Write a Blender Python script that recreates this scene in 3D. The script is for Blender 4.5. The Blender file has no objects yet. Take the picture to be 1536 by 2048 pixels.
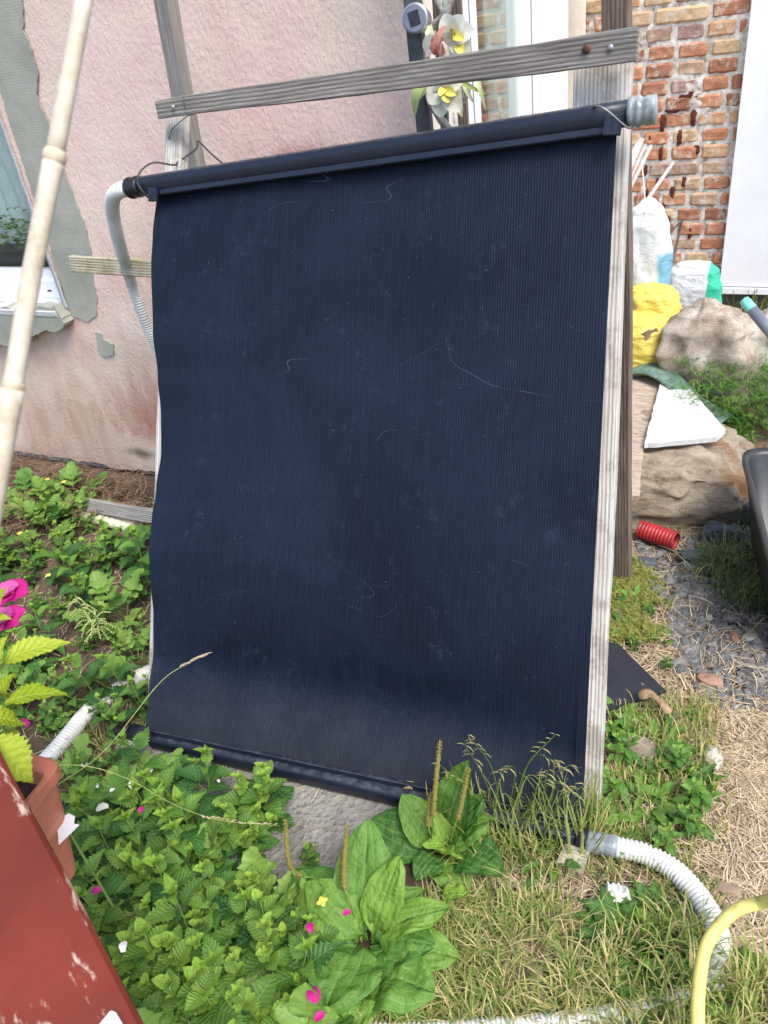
import bpy, math, random
from mathutils import Vector, Matrix, noise
sc = bpy.context.scene
COL = sc.collection
PI = math.pi
# ------------------------------------------------------------------ camera
CH = 1.5                       # eye height
_f = 1540.0; _c = (768.0, 1024.0)
_nad = Vector((1116-768, -(3400-1024), -_f)).normalized()
CZ = -_nad
_x = -2500-768.0
_y = -(CZ.x*_x - CZ.z*_f)/CZ.y
CX = -Vector((_x, _y, -_f)).normalized()
CY = CZ.cross(CX)
RM = Matrix((CX, CY, CZ))      # world = RM @ cam
O = Vector((0, 0, CH))
def ray(px, py): return RM @ Vector((px-_c[0], -(py-_c[1]), -_f))
def G(px, py, z=0.0):
    d = ray(px, py); t = (z-CH)/d.z; return O+d*t
def W(px, py, Y):
    d = ray(px, py); return O+d*(Y/d.y)
def PL(px, py, p, n):          # ray to a general plane
    d = ray(px, py); return O+d*((p-O).dot(n)/d.dot(n))
cd = bpy.data.cameras.new('camera'); cam = bpy.data.objects.new('camera', cd); COL.objects.link(cam)
cam.matrix_world = Matrix.Translation(O) @ RM.to_4x4()
cd.sensor_fit = 'VERTICAL'; cd.sensor_height = 36; cd.sensor_width = 27; cd.lens = 36*_f/2048
cd.clip_start = 0.05; cd.clip_end = 500
cd.dof.use_dof = True; cd.dof.focus_distance = 2.0; cd.dof.aperture_fstop = 9.0
sc.camera = cam
# ------------------------------------------------------------------ light
SUN_EL, SUN_AZ = 56, 122        # azimuth of the sun measured from +Y clockwise
wd = bpy.data.worlds.new('World'); sc.world = wd; wd.use_nodes = True
nt = wd.node_tree; nt.nodes.clear()
sky = nt.nodes.new('ShaderNodeTexSky'); sky.sky_type = 'NISHITA'; sky.sun_disc = False
sky.sun_elevation = math.radians(SUN_EL); sky.sun_rotation = math.radians(SUN_AZ)
sky.air_density = 1.0; sky.dust_density = 2.2; sky.ozone_density = 1.0
bg = nt.nodes.new('ShaderNodeBackground'); bg.inputs[1].default_value = 0.15
ow = nt.nodes.new('ShaderNodeOutputWorld')
nt.links.new(sky.outputs[0], bg.inputs[0]); nt.links.new(bg.outputs[0], ow.inputs[0])
sl = bpy.data.lights.new('sun', 'SUN'); sl.energy = 1.9; sl.angle = math.radians(26); sl.color = (1, .95, .88)
so = bpy.data.objects.new('sun', sl); COL.objects.link(so)
_az = math.radians(SUN_AZ); _el = math.radians(SUN_EL)
_sd = Vector((math.sin(_az)*math.cos(_el), math.cos(_az)*math.cos(_el), math.sin(_el)))
so.rotation_euler = _sd.to_track_quat('Z', 'Y').to_euler(); so.location = (3, -3, 6)
sc.view_settings.view_transform = 'Standard'; sc.view_settings.look = 'None'
sc.view_settings.exposure = 1.1; sc.view_settings.gamma = 1
# ------------------------------------------------------------------ materials
def S(r, g, b):
    f = lambda v: (v/255/12.92 if v/255 <= .04045 else ((v/255+.055)/1.055)**2.4)
    return (f(r), f(g), f(b), 1)
class NT:
    def __init__(s, name):
        s.m = bpy.data.materials.new(name); s.m.use_nodes = True; s.t = s.m.node_tree
        s.p = s.t.nodes['Principled BSDF']; s.o = s.t.nodes['Material Output']
    def n(s, typ, **kw):
        n = s.t.nodes.new('ShaderNode'+typ)
        for k, v in kw.items():
            if k in n.inputs: n.inputs[k].default_value = v
            else: setattr(n, k, v)
        return n
    def l(s, a, b): s.t.links.new(a, b)
    def coord(s, scale=(1, 1, 1), kind='Object', rot=(0, 0, 0)):
        c = s.n('TexCoord'); m = s.n('Mapping'); m.inputs['Scale'].default_value = scale; m.inputs['Rotation'].default_value = rot
        s.l(c.outputs[kind], m.inputs[0]); return m.outputs[0]
    def noise(s, vec, scale=5, detail=6, rough=.6, dist=0):
        n = s.n('TexNoise'); n.inputs['Scale'].default_value = scale; n.inputs['Detail'].default_value = detail
        n.inputs['Roughness'].default_value = rough; n.inputs['Distortion'].default_value = dist
        s.l(vec, n.inputs['Vector']); return n.outputs['Fac']
    def ramp(s, fac, stops, interp='LINEAR'):
        r = s.n('ValToRGB'); e = r.color_ramp; e.interpolation = interp
        while len(e.elements) < len(stops): e.elements.new(.5)
        for q, (pos, c) in zip(e.elements, stops): q.position = pos; q.color = c if len(c) == 4 else (*c, 1)
        s.l(fac, r.inputs[0]); return r.outputs[0]
    def mix(s, fac, a, b, mode='MIX'):
        m = s.n('MixRGB', blend_type=mode)
        for inp, v in zip(m.inputs, (fac, a, b)):
            if hasattr(v, 'links'): s.l(v, inp)
            elif isinstance(v, (int, float)): inp.default_value = v if inp.type == 'VALUE' else (v, v, v, 1)
            else: inp.default_value = v
        return m.outputs[0]
    def math(s, op, a, b=0, c=0):
        m = s.n('Math', operation=op)
        for inp, v in zip(m.inputs, (a, b, c)):
            if hasattr(v, 'links'): s.l(v, inp)
            else: inp.default_value = v
        return m.outputs[0]
    def bump(s, h, strength=.3, dist=.01, prev=None):
        b = s.n('Bump'); b.inputs['Strength'].default_value = strength; b.inputs['Distance'].default_value = dist
        s.l(h, b.inputs['Height'])
        if prev is not None: s.l(prev, b.inputs['Normal'])
        s.l(b.outputs[0], s.p.inputs['Normal']); return b.outputs[0]
    def col(s, c):
        if hasattr(c, 'links'): s.l(c, s.p.inputs['Base Color'])
        else: s.p.inputs['Base Color'].default_value = c
    def attr(s, name, out='Fac'):
        a = s.n('Attribute'); a.attribute_name = name; return a.outputs[out]
M = {}
def wood(name, dark, mid, light, stain=None, rough=.85, sc_=1.0, warm=None):
    t = NT(name); v = t.coord((1.8*sc_, 60*sc_, 60*sc_)); v2 = t.coord((3, 14, 14)); v3 = t.coord((1, 1, 1))
    a = t.noise(v, 5, 8, .7, .6); b = t.noise(v2, 2.2, 4, .5)
    c = t.ramp(a, [(.3, dark), (.48, mid), (.68, light)])
    c = t.mix(.35, c, t.ramp(b, [(.3, dark), (.7, light)]), 'MIX')
    w = t.n('TexWave', wave_type='BANDS', bands_direction='Y'); w.inputs['Scale'].default_value = 40; w.inputs['Distortion'].default_value = 3
    w.inputs['Detail'].default_value = 3; w.inputs['Detail Scale'].default_value = .35
    t.l(t.coord((.35, 1, 1)), w.inputs['Vector'])
    c = t.mix(t.math('MULTIPLY', w.outputs['Fac'], .18), c, dark)
    kn = t.n('TexVoronoi'); kn.inputs['Scale'].default_value = 2.6; t.l(t.coord((1, 2.2, 2.2)), kn.inputs['Vector'])
    c = t.mix(t.math('MULTIPLY', t.ramp(kn.outputs['Distance'], [(.03, (1, 1, 1)), (.075, (0, 0, 0))]), .75), c, S(70, 54, 42))
    if stain: c = t.mix(t.math('MULTIPLY', t.ramp(t.noise(v3, 9, 5, .7), [(.5, (0, 0, 0)), (.62, (1, 1, 1))]), .6), c, stain)
    t.col(c); t.p.inputs['Roughness'].default_value = rough
    h = t.math('ADD', a, t.math('MULTIPLY', w.outputs['Fac'], .5)); t.bump(h, .7, .003); M[name] = t.m
wood('grey_wood', S(104, 98, 92), S(146, 142, 136), S(182, 178, 172))
wood('rail_wood', S(74, 70, 66), S(118, 114, 108), S(160, 156, 149), sc_=1.4)
wood('pale_wood', S(146, 141, 134), S(188, 184, 177), S(216, 213, 207), stain=S(120, 112, 100))
wood('brown_wood', S(58, 46, 40), S(104, 88, 78), S(146, 130, 118))
wood('mossy_wood', S(104, 92, 66), S(164, 154, 124), S(206, 204, 192), stain=S(120, 108, 60))
def simple(name, c1, c2, rough=.5, nscale=8, bump=.15, bd=.003, spec=.5, detail=6, metal=0, coat=0, bs=None, lo=.35, hi=.65):
    t = NT(name); v = t.coord(); a = t.noise(v, nscale, detail, .65)
    t.col(t.ramp(a, [(lo, c1), (hi, c2)])); t.p.inputs['Roughness'].default_value = rough
    t.p.inputs['Metallic'].default_value = metal; t.p.inputs['Specular IOR Level'].default_value = spec
    if coat: t.p.inputs['Coat Weight'].default_value = coat
    t.bump(t.noise(v, bs or nscale*8, 4, .6), bump, bd); M[name] = t.m; return t
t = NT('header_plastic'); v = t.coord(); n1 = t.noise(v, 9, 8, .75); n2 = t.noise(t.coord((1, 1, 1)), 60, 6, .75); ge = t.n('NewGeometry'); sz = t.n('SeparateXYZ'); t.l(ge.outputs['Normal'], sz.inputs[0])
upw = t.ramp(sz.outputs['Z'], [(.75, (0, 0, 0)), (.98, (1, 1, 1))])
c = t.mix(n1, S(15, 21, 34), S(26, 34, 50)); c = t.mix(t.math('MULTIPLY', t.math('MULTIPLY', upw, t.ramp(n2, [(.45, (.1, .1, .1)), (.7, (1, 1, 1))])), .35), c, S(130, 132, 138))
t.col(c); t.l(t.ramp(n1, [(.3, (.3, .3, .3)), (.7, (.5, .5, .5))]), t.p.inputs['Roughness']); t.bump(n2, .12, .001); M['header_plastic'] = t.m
simple('black_plastic', S(18, 18, 20), S(34, 34, 37), .4, 10, .2, .001)
simple('bin_plastic', S(30, 31, 33), S(52, 54, 57), .42, 12, .3, .002)
simple('white_plastic', S(192, 194, 190), S(216, 217, 213), .45, 12, .1, .001)
simple('pvc', S(222, 224, 228), S(232, 234, 238), .3, 3, .02, .001)
simple('cream_pipe', S(196, 190, 160), S(226, 222, 196), .5, 12, .3, .002)
simple('red_plastic', S(134, 26, 30), S(168, 40, 44), .5, 12, .1, .001)
simple('yellow_hose', S(176, 162, 84), S(216, 202, 118), .5, 26, .25, .001, lo=.3, hi=.5)
simple('grey_coupling', S(96, 104, 108), S(158, 166, 168), .3, 30, .2, .001)
simple('terracotta', S(150, 88, 66), S(182, 112, 88), .6, 16, .3, .002, lo=.3, hi=.6)
simple('soil', S(38, 28, 22), S(84, 66, 52), .95, 60, .9, .01)
simple('wire_metal', S(90, 92, 92), S(150, 152, 150), .45, 30, .1, .001, metal=.6)
simple('dark_wire', S(42, 44, 48), S(70, 72, 76), .5, 30, .1, .001)
simple('rust_metal', S(60, 28, 22), S(104, 62, 50), .8, 60, .3, .001)
simple('steel', S(150, 152, 154), S(196, 198, 200), .4, 20, .1, .001, metal=.7)
simple('metal_strip', S(150, 140, 134), S(186, 178, 172), .5, 20, .1, .001)
simple('solar_cell', S(22, 22, 26), S(34, 34, 40), .25, 30, .05, .001)
simple('lamp_grey', S(90, 96, 110), S(118, 124, 138), .35, 8, .05, .001)
simple('black_post', S(62, 64, 72), S(88, 90, 98), .55, 30, .3, .002)
t = NT('bamboo_skin'); v = t.coord(); n1 = t.noise(v, 22, 8, .75); n2 = t.noise(t.coord((1, 1, .12)), 160, 4, .6)
c = t.ramp(n1, [(.3, S(140, 128, 108)), (.45, S(186, 176, 156)), (.65, S(214, 206, 192))]); c = t.mix(t.math('MULTIPLY', n2, .35), c, S(150, 138, 116))
t.col(c); t.p.inputs['Roughness'].default_value = .6; t.bump(n2, .3, .001); M['bamboo_skin'] = t.m
simple('bamboo_node', S(150, 136, 112), S(196, 184, 160), .6, 40, .3, .001)
simple('stem_green', S(96, 122, 50), S(134, 158, 78), .6, 20, .1, .001)
simple('stem_brown', S(92, 70, 50), S(140, 114, 88), .8, 40, .4, .002)
simple('straw_stalk', S(176, 156, 110), S(208, 192, 150), .7, 20, .1, .001)
simple('paper_white', S(214, 214, 210), S(236, 236, 234), .7, 9, .3, .003)
simple('pearl_petal', S(232, 232, 226), S(244, 244, 236), .6, 9, .1, .001)
simple('styrofoam', S(140, 138, 126), S(198, 200, 198), .8, 14, .6, .004, lo=.3, hi=.42)
simple('green_ribbon', S(78, 104, 92), S(118, 146, 132), .6, 60, .4, .002)
simple('navy_plate', S(27, 28, 36), S(44, 46, 56), .4, 5, .1, .001)
simple('teal_handle', S(104, 190, 180), S(128, 210, 200), .4, 9, .05, .001)
simple('dark_red_foam', S(62, 20, 12), S(112, 42, 22), .85, 60, .8, .006)
simple('mesh_dark', S(60, 58, 60), S(96, 92, 92), .7, 60, .6, .004)
simple('curtain', S(214, 220, 216), S(230, 234, 230), .9, 3, .1, .004)
simple('teal_curtain', S(188, 198, 198), S(212, 220, 218), .9, 2, .1, .004)
simple('yellow_petal', S(206, 186, 60), S(226, 212, 110), .6, 30, .1, .001)
simple('spike_green', S(120, 116, 44), S(164, 150, 80), .8, 300, .8, .002)
simple('seed_green', S(138, 154, 84), S(180, 188, 120), .8, 120, .5, .002)
simple('bark_curl', S(108, 84, 60), S(176, 150, 118), .9, 30, .6, .004)
def stone(name, a, b, c3=None):
    t = NT(name); v = t.coord(); n = t.noise(v, 40, 8, .75); r = t.attr('tone')
    base = t.mix(r, a, b); t.col(t.mix(.5, base, t.ramp(n, [(.35, a), (.65, b)]), 'MIX')); t.p.inputs['Roughness'].default_value = .85
    t.bump(n, .5, .003); M[name] = t.m
stone('gravel_stone', S(54, 57, 60), S(142, 140, 136)); stone('pale_stone', S(150, 144, 134), S(196, 190, 178))
stone('dark_stone', S(52, 58, 66), S(96, 102, 110)); stone('red_stone', S(120, 80, 64), S(166, 132, 116)); stone('brown_stone', S(110, 92, 74), S(160, 140, 118))
# concrete slab
t = NT('concrete'); v = t.coord(); a = t.noise(v, 7, 8, .7); b = t.noise(v, 120, 3, .6)
vo = t.n('TexVoronoi'); vo.inputs['Scale'].default_value = 70; t.l(v, vo.inputs['Vector'])
c = t.ramp(a, [(.3, S(96, 94, 90)), (.7, S(158, 155, 148))]); c = t.mix(t.ramp(vo.outputs['Distance'], [(.1, (.55, .55, .55)), (.3, (0, 0, 0))]), c, S(96, 94, 94))
t.col(c); t.p.inputs['Roughness'].default_value = .92; t.bump(t.math('ADD', t.math('MULTIPLY', a, 3), t.math('ADD', b, vo.outputs['Distance'])), .9, .008); M['concrete'] = t.m
# pink plaster: paint over rough render, washed pale, redder and dirtier where it is stained
t = NT('pink_plaster'); v = t.coord(kind='Object'); vs = t.coord((1, 1, .35))
big = t.noise(v, 2.6, 5, .6, .4); st = t.noise(vs, 9, 6, .7, .5); fine = t.noise(v, 55, 6, .75)
c = t.ramp(big, [(.3, S(212, 178, 173)), (.5, S(217, 190, 183)), (.7, S(221, 204, 194))])
c = t.mix(t.math('MULTIPLY', t.ramp(st, [(.42, (0, 0, 0)), (.68, (1, 1, 1))]), .5), c, S(222, 205, 190))
geo = t.n('NewGeometry'); sx = t.n('SeparateXYZ'); t.l(geo.outputs['Position'], sx.inputs[0])
low = t.n('MapRange'); low.inputs['From Min'].default_value = 1.0; low.inputs['From Max'].default_value = .25
t.l(t.math('ADD', sx.outputs['Z'], t.math('MULTIPLY', t.math('SUBTRACT', big, .5), 1.2)), low.inputs['Value'])
c = t.mix(t.math('MULTIPLY', low.outputs[0], .8), c, t.ramp(st, [(.35, S(168, 140, 118)), (.65, S(200, 180, 158))]))
def blotch(cx, cz, rx, rz, colr, amt, c):
    dx = t.math('DIVIDE', t.math('SUBTRACT', sx.outputs['X'], cx), rx); dz = t.math('DIVIDE', t.math('SUBTRACT', sx.outputs['Z'], cz), rz)
    d = t.math('ADD', t.math('SQRT', t.math('ADD', t.math('MULTIPLY', dx, dx), t.math('MULTIPLY', dz, dz))), t.math('MULTIPLY', t.math('SUBTRACT', st, .5), 1.6))
    f = t.n('MapRange'); f.inputs['From Min'].default_value = 1.1; f.inputs['From Max'].default_value = .2; t.l(d, f.inputs['Value'])
    return t.mix(t.math('MULTIPLY', f.outputs[0], amt), c, colr)
c = t.mix(t.math('MULTIPLY', t.ramp(t.noise(v, 1.4, 4, .6, .8), [(.45, (0, 0, 0)), (.6, (1, 1, 1))]), .55), c, S(214, 198, 180))
c = blotch(-2.0, .30, .38, .18, S(162, 96, 84), .85, c); c = blotch(-1.88, .5, .16, .22, S(150, 88, 82), .8, c)
c = blotch(-2.25, .12, .12, .03, S(110, 96, 86), .9, c)
c = blotch(-1.25, 1.17, .16, .06, S(150, 92, 96), .9, c); c = blotch(-1.5, .9, .5, .4, S(196, 130, 118), .35, c)
wv = t.n('TexVoronoi'); wv.inputs['Scale'].default_value = 110; t.l(t.coord((1, 1, .6), rot=(0, .5, 0)), wv.inputs['Vector'])
c = t.mix(t.math('MULTIPLY', t.ramp(wv.outputs['Distance'], [(.0, (1, 1, 1)), (.22, (0, 0, 0))]), .25), c, S(176, 140, 128))
c = t.mix(t.math('MULTIPLY', t.ramp(t.noise(t.coord(rot=(0, .4, 0)), 48, 5, .8), [(.62, (0, 0, 0)), (.7, (1, 1, 1))]), .4), c, S(138, 112, 104))
cr = t.noise(v, 1.7, 6, .7, .4); c = t.mix(t.math('MULTIPLY', t.math('LESS_THAN', t.math('ABSOLUTE', t.math('SUBTRACT', cr, .47)), .0011), .35), c, S(120, 96, 88))
t.col(c); t.p.inputs['Roughness'].default_value = .92; t.p.inputs['Specular IOR Level'].default_value = .2
bb = t.bump(t.math('ADD', fine, t.math('MULTIPLY', wv.outputs['Distance'], .35)), .6, .005); M['pink_plaster'] = t.m
t = NT('cream_plaster'); v = t.coord(); t.col(t.ramp(t.noise(v, 8, 6, .7), [(.3, S(206, 192, 176)), (.7, S(226, 216, 202))])); t.p.inputs['Roughness'].default_value = .9
t.bump(t.noise(v, 60, 5, .7), .5, .004); M['cream_plaster'] = t.m
t = NT('grey_mortar'); v = t.coord(); t.col(t.ramp(t.noise(v, 5, 6, .65), [(.3, S(136, 138, 128)), (.7, S(168, 168, 158))])); t.p.inputs['Roughness'].default_value = .95
w = t.n('TexWave', bands_direction='Z'); w.inputs['Scale'].default_value = 40; w.inputs['Distortion'].default_value = 3; t.l(v, w.inputs['Vector'])
t.bump(t.math('ADD', t.noise(v, 70, 5, .7), t.math('MULTIPLY', w.outputs['Fac'], .12)), .4, .003); M['grey_mortar'] = t.m
t = NT('brick'); v = t.coord(); r = t.attr('tone'); n1 = t.noise(v, 22, 8, .75); n2 = t.noise(v, 90, 5, .7)
c = t.ramp(r, [(0, S(136, 88, 68)), (.2, S(166, 112, 86)), (.42, S(186, 130, 98)), (.62, S(180, 118, 86)), (.8, S(194, 166, 130)), (1, S(148, 120, 112))])
c = t.mix(t.math('MULTIPLY', t.ramp(n1, [(.3, (1, 1, 1)), (.5, (0, 0, 0))]), .5), c, S(112, 70, 58))
c = t.mix(t.math('MULTIPLY', t.ramp(n1, [(.52, (0, 0, 0)), (.62, (1, 1, 1))]), .75), c, S(190, 182, 170))
t.col(c); t.p.inputs['Roughness'].default_value = .95; t.bump(t.math('ADD', n1, t.math('MULTIPLY', n2, .6)), .9, .006); M['brick'] = t.m
t = NT('mortar'); v = t.coord(); n1 = t.noise(v, 26, 8, .75)
t.col(t.ramp(n1, [(.33, S(112, 98, 90)), (.45, S(182, 175, 167)), (.6, S(218, 214, 208))])); t.p.inputs['Roughness'].default_value = .95; t.bump(n1, .8, .01); M['mortar'] = t.m
# red painted board with worn streaks
t = NT('red_paint'); v = t.coord((5, 22, 22)); n1 = t.noise(v, 1.5, 8, .72, .3); n2 = t.noise(t.coord(), 7, 5, .6)
c = t.ramp(n2, [(.3, S(100, 36, 21)), (.7, S(122, 48, 29))]); c = t.mix(t.ramp(n1, [(.57, (0, 0, 0)), (.62, (1, 1, 1))]), c, S(188, 164, 146))
t.col(c); t.p.inputs['Roughness'].default_value = .5; t.bump(n1, .35, .002); M['red_paint'] = t.m
# ribbed absorber mat (ribs are modelled; this adds scuffs and dust)
t = NT('absorber'); v = t.coord(kind='Object'); n1 = t.noise(v, 3.0, 6, .65, .6); n2 = t.noise(t.coord((1, 1, .9)), 14, 8, .8); n3 = t.noise(v, 240, 2, .5); st = t.noise(t.coord((70, 6, .8)), 4, 4, .6)
c = t.ramp(n1, [(.3, S(10, 17, 31)), (.7, S(18, 28, 46))])
c = t.mix(t.math('MULTIPLY', t.ramp(st, [(.45, (0, 0, 0)), (.75, (1, 1, 1))]), .22), c, S(38, 54, 76))
c = t.mix(t.math('MULTIPLY', t.ramp(n2, [(.58, (0, 0, 0)), (.78, (1, 1, 1))]), .4), c, S(70, 78, 96))
c = t.mix(t.math('MULTIPLY', t.ramp(n3, [(.735, (0, 0, 0)), (.77, (1, 1, 1))]), .28), c, S(150, 156, 160))
def hair(vec, sc2, thr, mk):       # fine hairline scratches
    q = t.noise(vec, sc2, 1, .4, .6); m_ = t.ramp(t.noise(t.coord(), mk, 3, .6), [(.56, (0, 0, 0)), (.62, (1, 1, 1))])
    return t.math('MULTIPLY', t.math('LESS_THAN', t.math('ABSOLUTE', t.math('SUBTRACT', q, .5)), thr), m_)
hs = t.math('MAXIMUM', hair(t.coord((1, 1, 3)), 2.6, .0006, 6), hair(t.coord((.6, 1, 1.6), rot=(0, .8, 0)), 3.6, .0007, 5))
c = t.mix(t.math('MULTIPLY', hs, .2), c, S(120, 130, 148))
geo = t.n('NewGeometry'); sx2 = t.n('SeparateXYZ'); t.l(geo.outputs['Position'], sx2.inputs[0]); mr = t.n('MapRange'); mr.inputs['From Min'].default_value = .2; mr.inputs['From Max'].default_value = .05; t.l(t.math('ADD', sx2.outputs['Z'], t.math('MULTIPLY', t.math('SUBTRACT', n2, .5), .25)), mr.inputs['Value'])
c = t.mix(t.math('MULTIPLY', mr.outputs[0], .16), c, S(104, 104, 106))      # mud splash and dust near the ground
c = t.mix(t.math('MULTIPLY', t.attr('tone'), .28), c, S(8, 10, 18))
t.col(c); t.p.inputs['Specular IOR Level'].default_value = .2; t.l(t.ramp(n1, [(.3, (.42, .42, .42)), (.7, (.6, .6, .6))]), t.p.inputs['Roughness']); t.bump(t.math('ADD', n1, t.math('MULTIPLY', n2, .25)), .2, .01); M['absorber'] = t.m
# leaves
def leafmat(name, dark, light, young, vein=.35, nv=8, rough=.5, slope=.55, trans=.3, veinc=None, bs=.6, long=False):
    t = NT(name); a = t.n('Attribute'); a.attribute_name = 'leafuv'; s = t.n('SeparateXYZ'); t.l(a.outputs['Vector'], s.inputs[0])
    au = t.math('ABSOLUTE', s.outputs['X'])
    f = t.math('FRACT', t.math('MULTIPLY', t.math('SUBTRACT', s.outputs['Y'], t.math('MULTIPLY', au, slope*.35)), nv))
    side = t.math('ABSOLUTE', t.math('SUBTRACT', f, .5))           # 0 at centre of interval, .5 at vein
    sv = t.n('MapRange'); sv.inputs['From Min'].default_value = .40; sv.inputs['From Max'].default_value = .5; t.l(side, sv.inputs['Value'])
    mid = t.n('MapRange'); mid.inputs['From Min'].default_value = .09; mid.inputs['From Max'].default_value = .0; t.l(au, mid.inputs['Value'])
    ve = t.math('MAXIMUM', sv.outputs[0], mid.outputs[0])
    if long:       # veins that run the length of the blade, and quilting between them
        taper = t.math('SUBTRACT', 1, t.math('MULTIPLY', t.math('ABSOLUTE', t.math('SUBTRACT', s.outputs['Y'], .5)), .5))
        f2 = t.math('FRACT', t.math('MULTIPLY', t.math('MULTIPLY', au, taper), 3.2)); side = t.math('ABSOLUTE', t.math('SUBTRACT', f2, .5))
        lv = t.n('MapRange'); lv.inputs['From Min'].default_value = .40; lv.inputs['From Max'].default_value = .5; t.l(side, lv.inputs['Value'])
        ve = t.math('MAXIMUM', lv.outputs[0], mid.outputs[0])
    n1 = t.noise(t.coord(), 30, 5, .7); oi = t.n('ObjectInfo')
    k = t.math('ADD', t.math('MULTIPLY', n1, .7), t.math('MULTIPLY', oi.outputs['Random'], .42)); spots = t.ramp(t.noise(t.coord(), 9, 6, .75), [(.66, (0, 0, 0)), (.72, (1, 1, 1))])
    c = t.ramp(k, [(.3, dark), (.85, light)]); c = t.mix(t.attr('tone'), c, young)
    if nv > 3: c = t.mix(t.math('MULTIPLY', spots, .5), c, S(150, 140, 70))
    c = t.mix(t.math('MULTIPLY', ve, vein), c, veinc or light)
    t.col(c); t.p.inputs['Roughness'].default_value = rough; t.p.inputs['Specular IOR Level'].default_value = .35
    h = t.math('SUBTRACT', t.math('SUBTRACT', 1, t.math('MULTIPLY', side, 1.6)), t.math('MULTIPLY', mid.outputs[0], .8)); bn = t.bump(h, bs, .0025)
    if long: t.bump(t.noise(t.coord(), 34, 4, .6, .5), .8, .014, bn)
    tr = t.n('BsdfTranslucent'); t.l(c, tr.inputs['Color']); mx = t.n('MixShader'); mx.inputs[0].default_value = trans
    t.l(t.p.outputs[0], mx.inputs[1]); t.l(tr.outputs[0], mx.inputs[2]); t.l(mx.outputs[0], t.o.inputs['Surface']); M[name] = t.m
leafmat('mint_leaf', S(28, 68, 30), S(72, 120, 48), S(146, 182, 68), nv=7, vein=.45, veinc=S(120, 156, 84), trans=.22)
leafmat('nettle_leaf', S(32, 70, 34), S(70, 116, 52), S(130, 168, 58), nv=8, vein=.4, veinc=S(96, 136, 76), trans=.2)
leafmat('celandine_leaf', S(72, 116, 54), S(112, 150, 72), S(146, 176, 80), nv=5, vein=.25, bs=.3)
leafmat('weed_leaf', S(46, 88, 38), S(90, 134, 58), S(134, 170, 70), nv=5, vein=.2, bs=.3)
leafmat('plantain_leaf', S(56, 98, 38), S(92, 136, 56), S(130, 164, 62), nv=3, vein=.32, slope=.2, bs=.5, trans=.2, long=True, rough=.55, veinc=S(140, 170, 96))
leafmat('lime_leaf', S(142, 168, 34), S(182, 200, 58), S(206, 216, 80), nv=8, vein=.35, veinc=S(206, 214, 110), trans=.4)
leafmat('grass_blade', S(84, 112, 42), S(138, 160, 74), S(202, 186, 132), nv=1, vein=0, bs=0, trans=.3, rough=.6)
leafmat('blue_grass', S(52, 84, 50), S(92, 122, 84), S(176, 166, 110), nv=1, vein=0, bs=0, trans=.3, rough=.6)
leafmat('straw', S(92, 74, 56), S(160, 138, 108), S(214, 196, 164), nv=1, vein=0, bs=0, trans=.1, rough=.7)
leafmat('twig', S(58, 42, 32), S(104, 80, 62), S(150, 124, 98), nv=1, vein=0, bs=0, trans=0, rough=.9)
leafmat('pink_petal', S(186, 30, 124), S(212, 50, 146), S(240, 160, 208), nv=9, vein=.2, bs=.1, trans=.3)
leafmat('lily_white', S(214, 214, 200), S(232, 232, 220), S(214, 196, 60), nv=4, vein=.1, bs=.2, trans=.3)
leafmat('lily_green', S(120, 150, 50), S(176, 196, 100), S(222, 226, 190), nv=2, vein=.1, bs=.1, trans=.3)
leafmat('tulip_pink', S(196, 118, 108), S(216, 150, 136), S(234, 190, 176), nv=4, vein=.1, bs=.2, trans=.2)
leafmat('moss_leaf', S(88, 110, 44), S(142, 158, 74), S(186, 172, 104), nv=1, vein=0, bs=0, trans=.3, rough=.7)
# ground
t = NT('ground_soil'); v = t.coord(); a = t.noise(v, 3, 8, .7); b = t.noise(v, 60, 6, .75)
c = t.ramp(a, [(.3, S(66, 54, 44)), (.5, S(98, 82, 68)), (.7, S(124, 108, 92))]); c = t.mix(t.ramp(b, [(.3, (.8, .8, .8)), (.55, (0, 0, 0))]), c, S(62, 48, 38))
t.col(c); t.p.inputs['Roughness'].default_value = .97; t.bump(t.math('ADD', a, b), .8, .012); M['ground_soil'] = t.m
# burlap sack
def burl(name, a_, b_, c_):
    t = NT(name); v = t.coord(); a = t.noise(v, 9, 8, .72); f = t.noise(v, 90, 4, .7); w1 = t.n('TexWave', bands_direction='Z'); w1.inputs['Scale'].default_value = 70; w1.inputs['Distortion'].default_value = 2.5; t.l(v, w1.inputs['Vector'])
    w2 = t.n('TexWave', bands_direction='X'); w2.inputs['Scale'].default_value = 70; w2.inputs['Distortion'].default_value = 2.5; t.l(v, w2.inputs['Vector'])
    wv = t.math('MULTIPLY', w1.outputs['Fac'], w2.outputs['Fac']); c = t.ramp(a, [(.34, a_), (.5, b_), (.66, c_)]); c = t.mix(t.math('MULTIPLY', t.math('ADD', wv, t.math('MULTIPLY', f, .6)), .45), c, S(84, 70, 58))
    t.col(c); t.p.inputs['Roughness'].default_value = .98; t.p.inputs['Specular IOR Level'].default_value = .1; t.bump(t.math('ADD', wv, f), .6, .003); M[name] = t.m
burl('burlap', S(120, 106, 92), S(168, 156, 142), S(210, 204, 192))
def bagmat(name, base, other, axis, lo, hi, wr=.5):
    t = NT(name); v = t.coord(); s = t.n('SeparateXYZ'); t.l(v, s.inputs[0]); n1 = t.noise(v, 7, 5, .6)
    k = t.math('ADD', s.outputs[axis], t.math('MULTIPLY', t.math('SUBTRACT', n1, .5), .03))
    f = t.n('MapRange'); f.inputs['From Min'].default_value = lo; f.inputs['From Max'].default_value = hi; t.l(k, f.inputs['Value'])
    t.col(t.mix(f.outputs[0], base, other)); t.p.inputs['Roughness'].default_value = .42; t.bump(t.noise(t.coord((1, 1, 2.2)), 11, 5, .7, 1.2), .8, .012); M[name] = t.m
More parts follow.
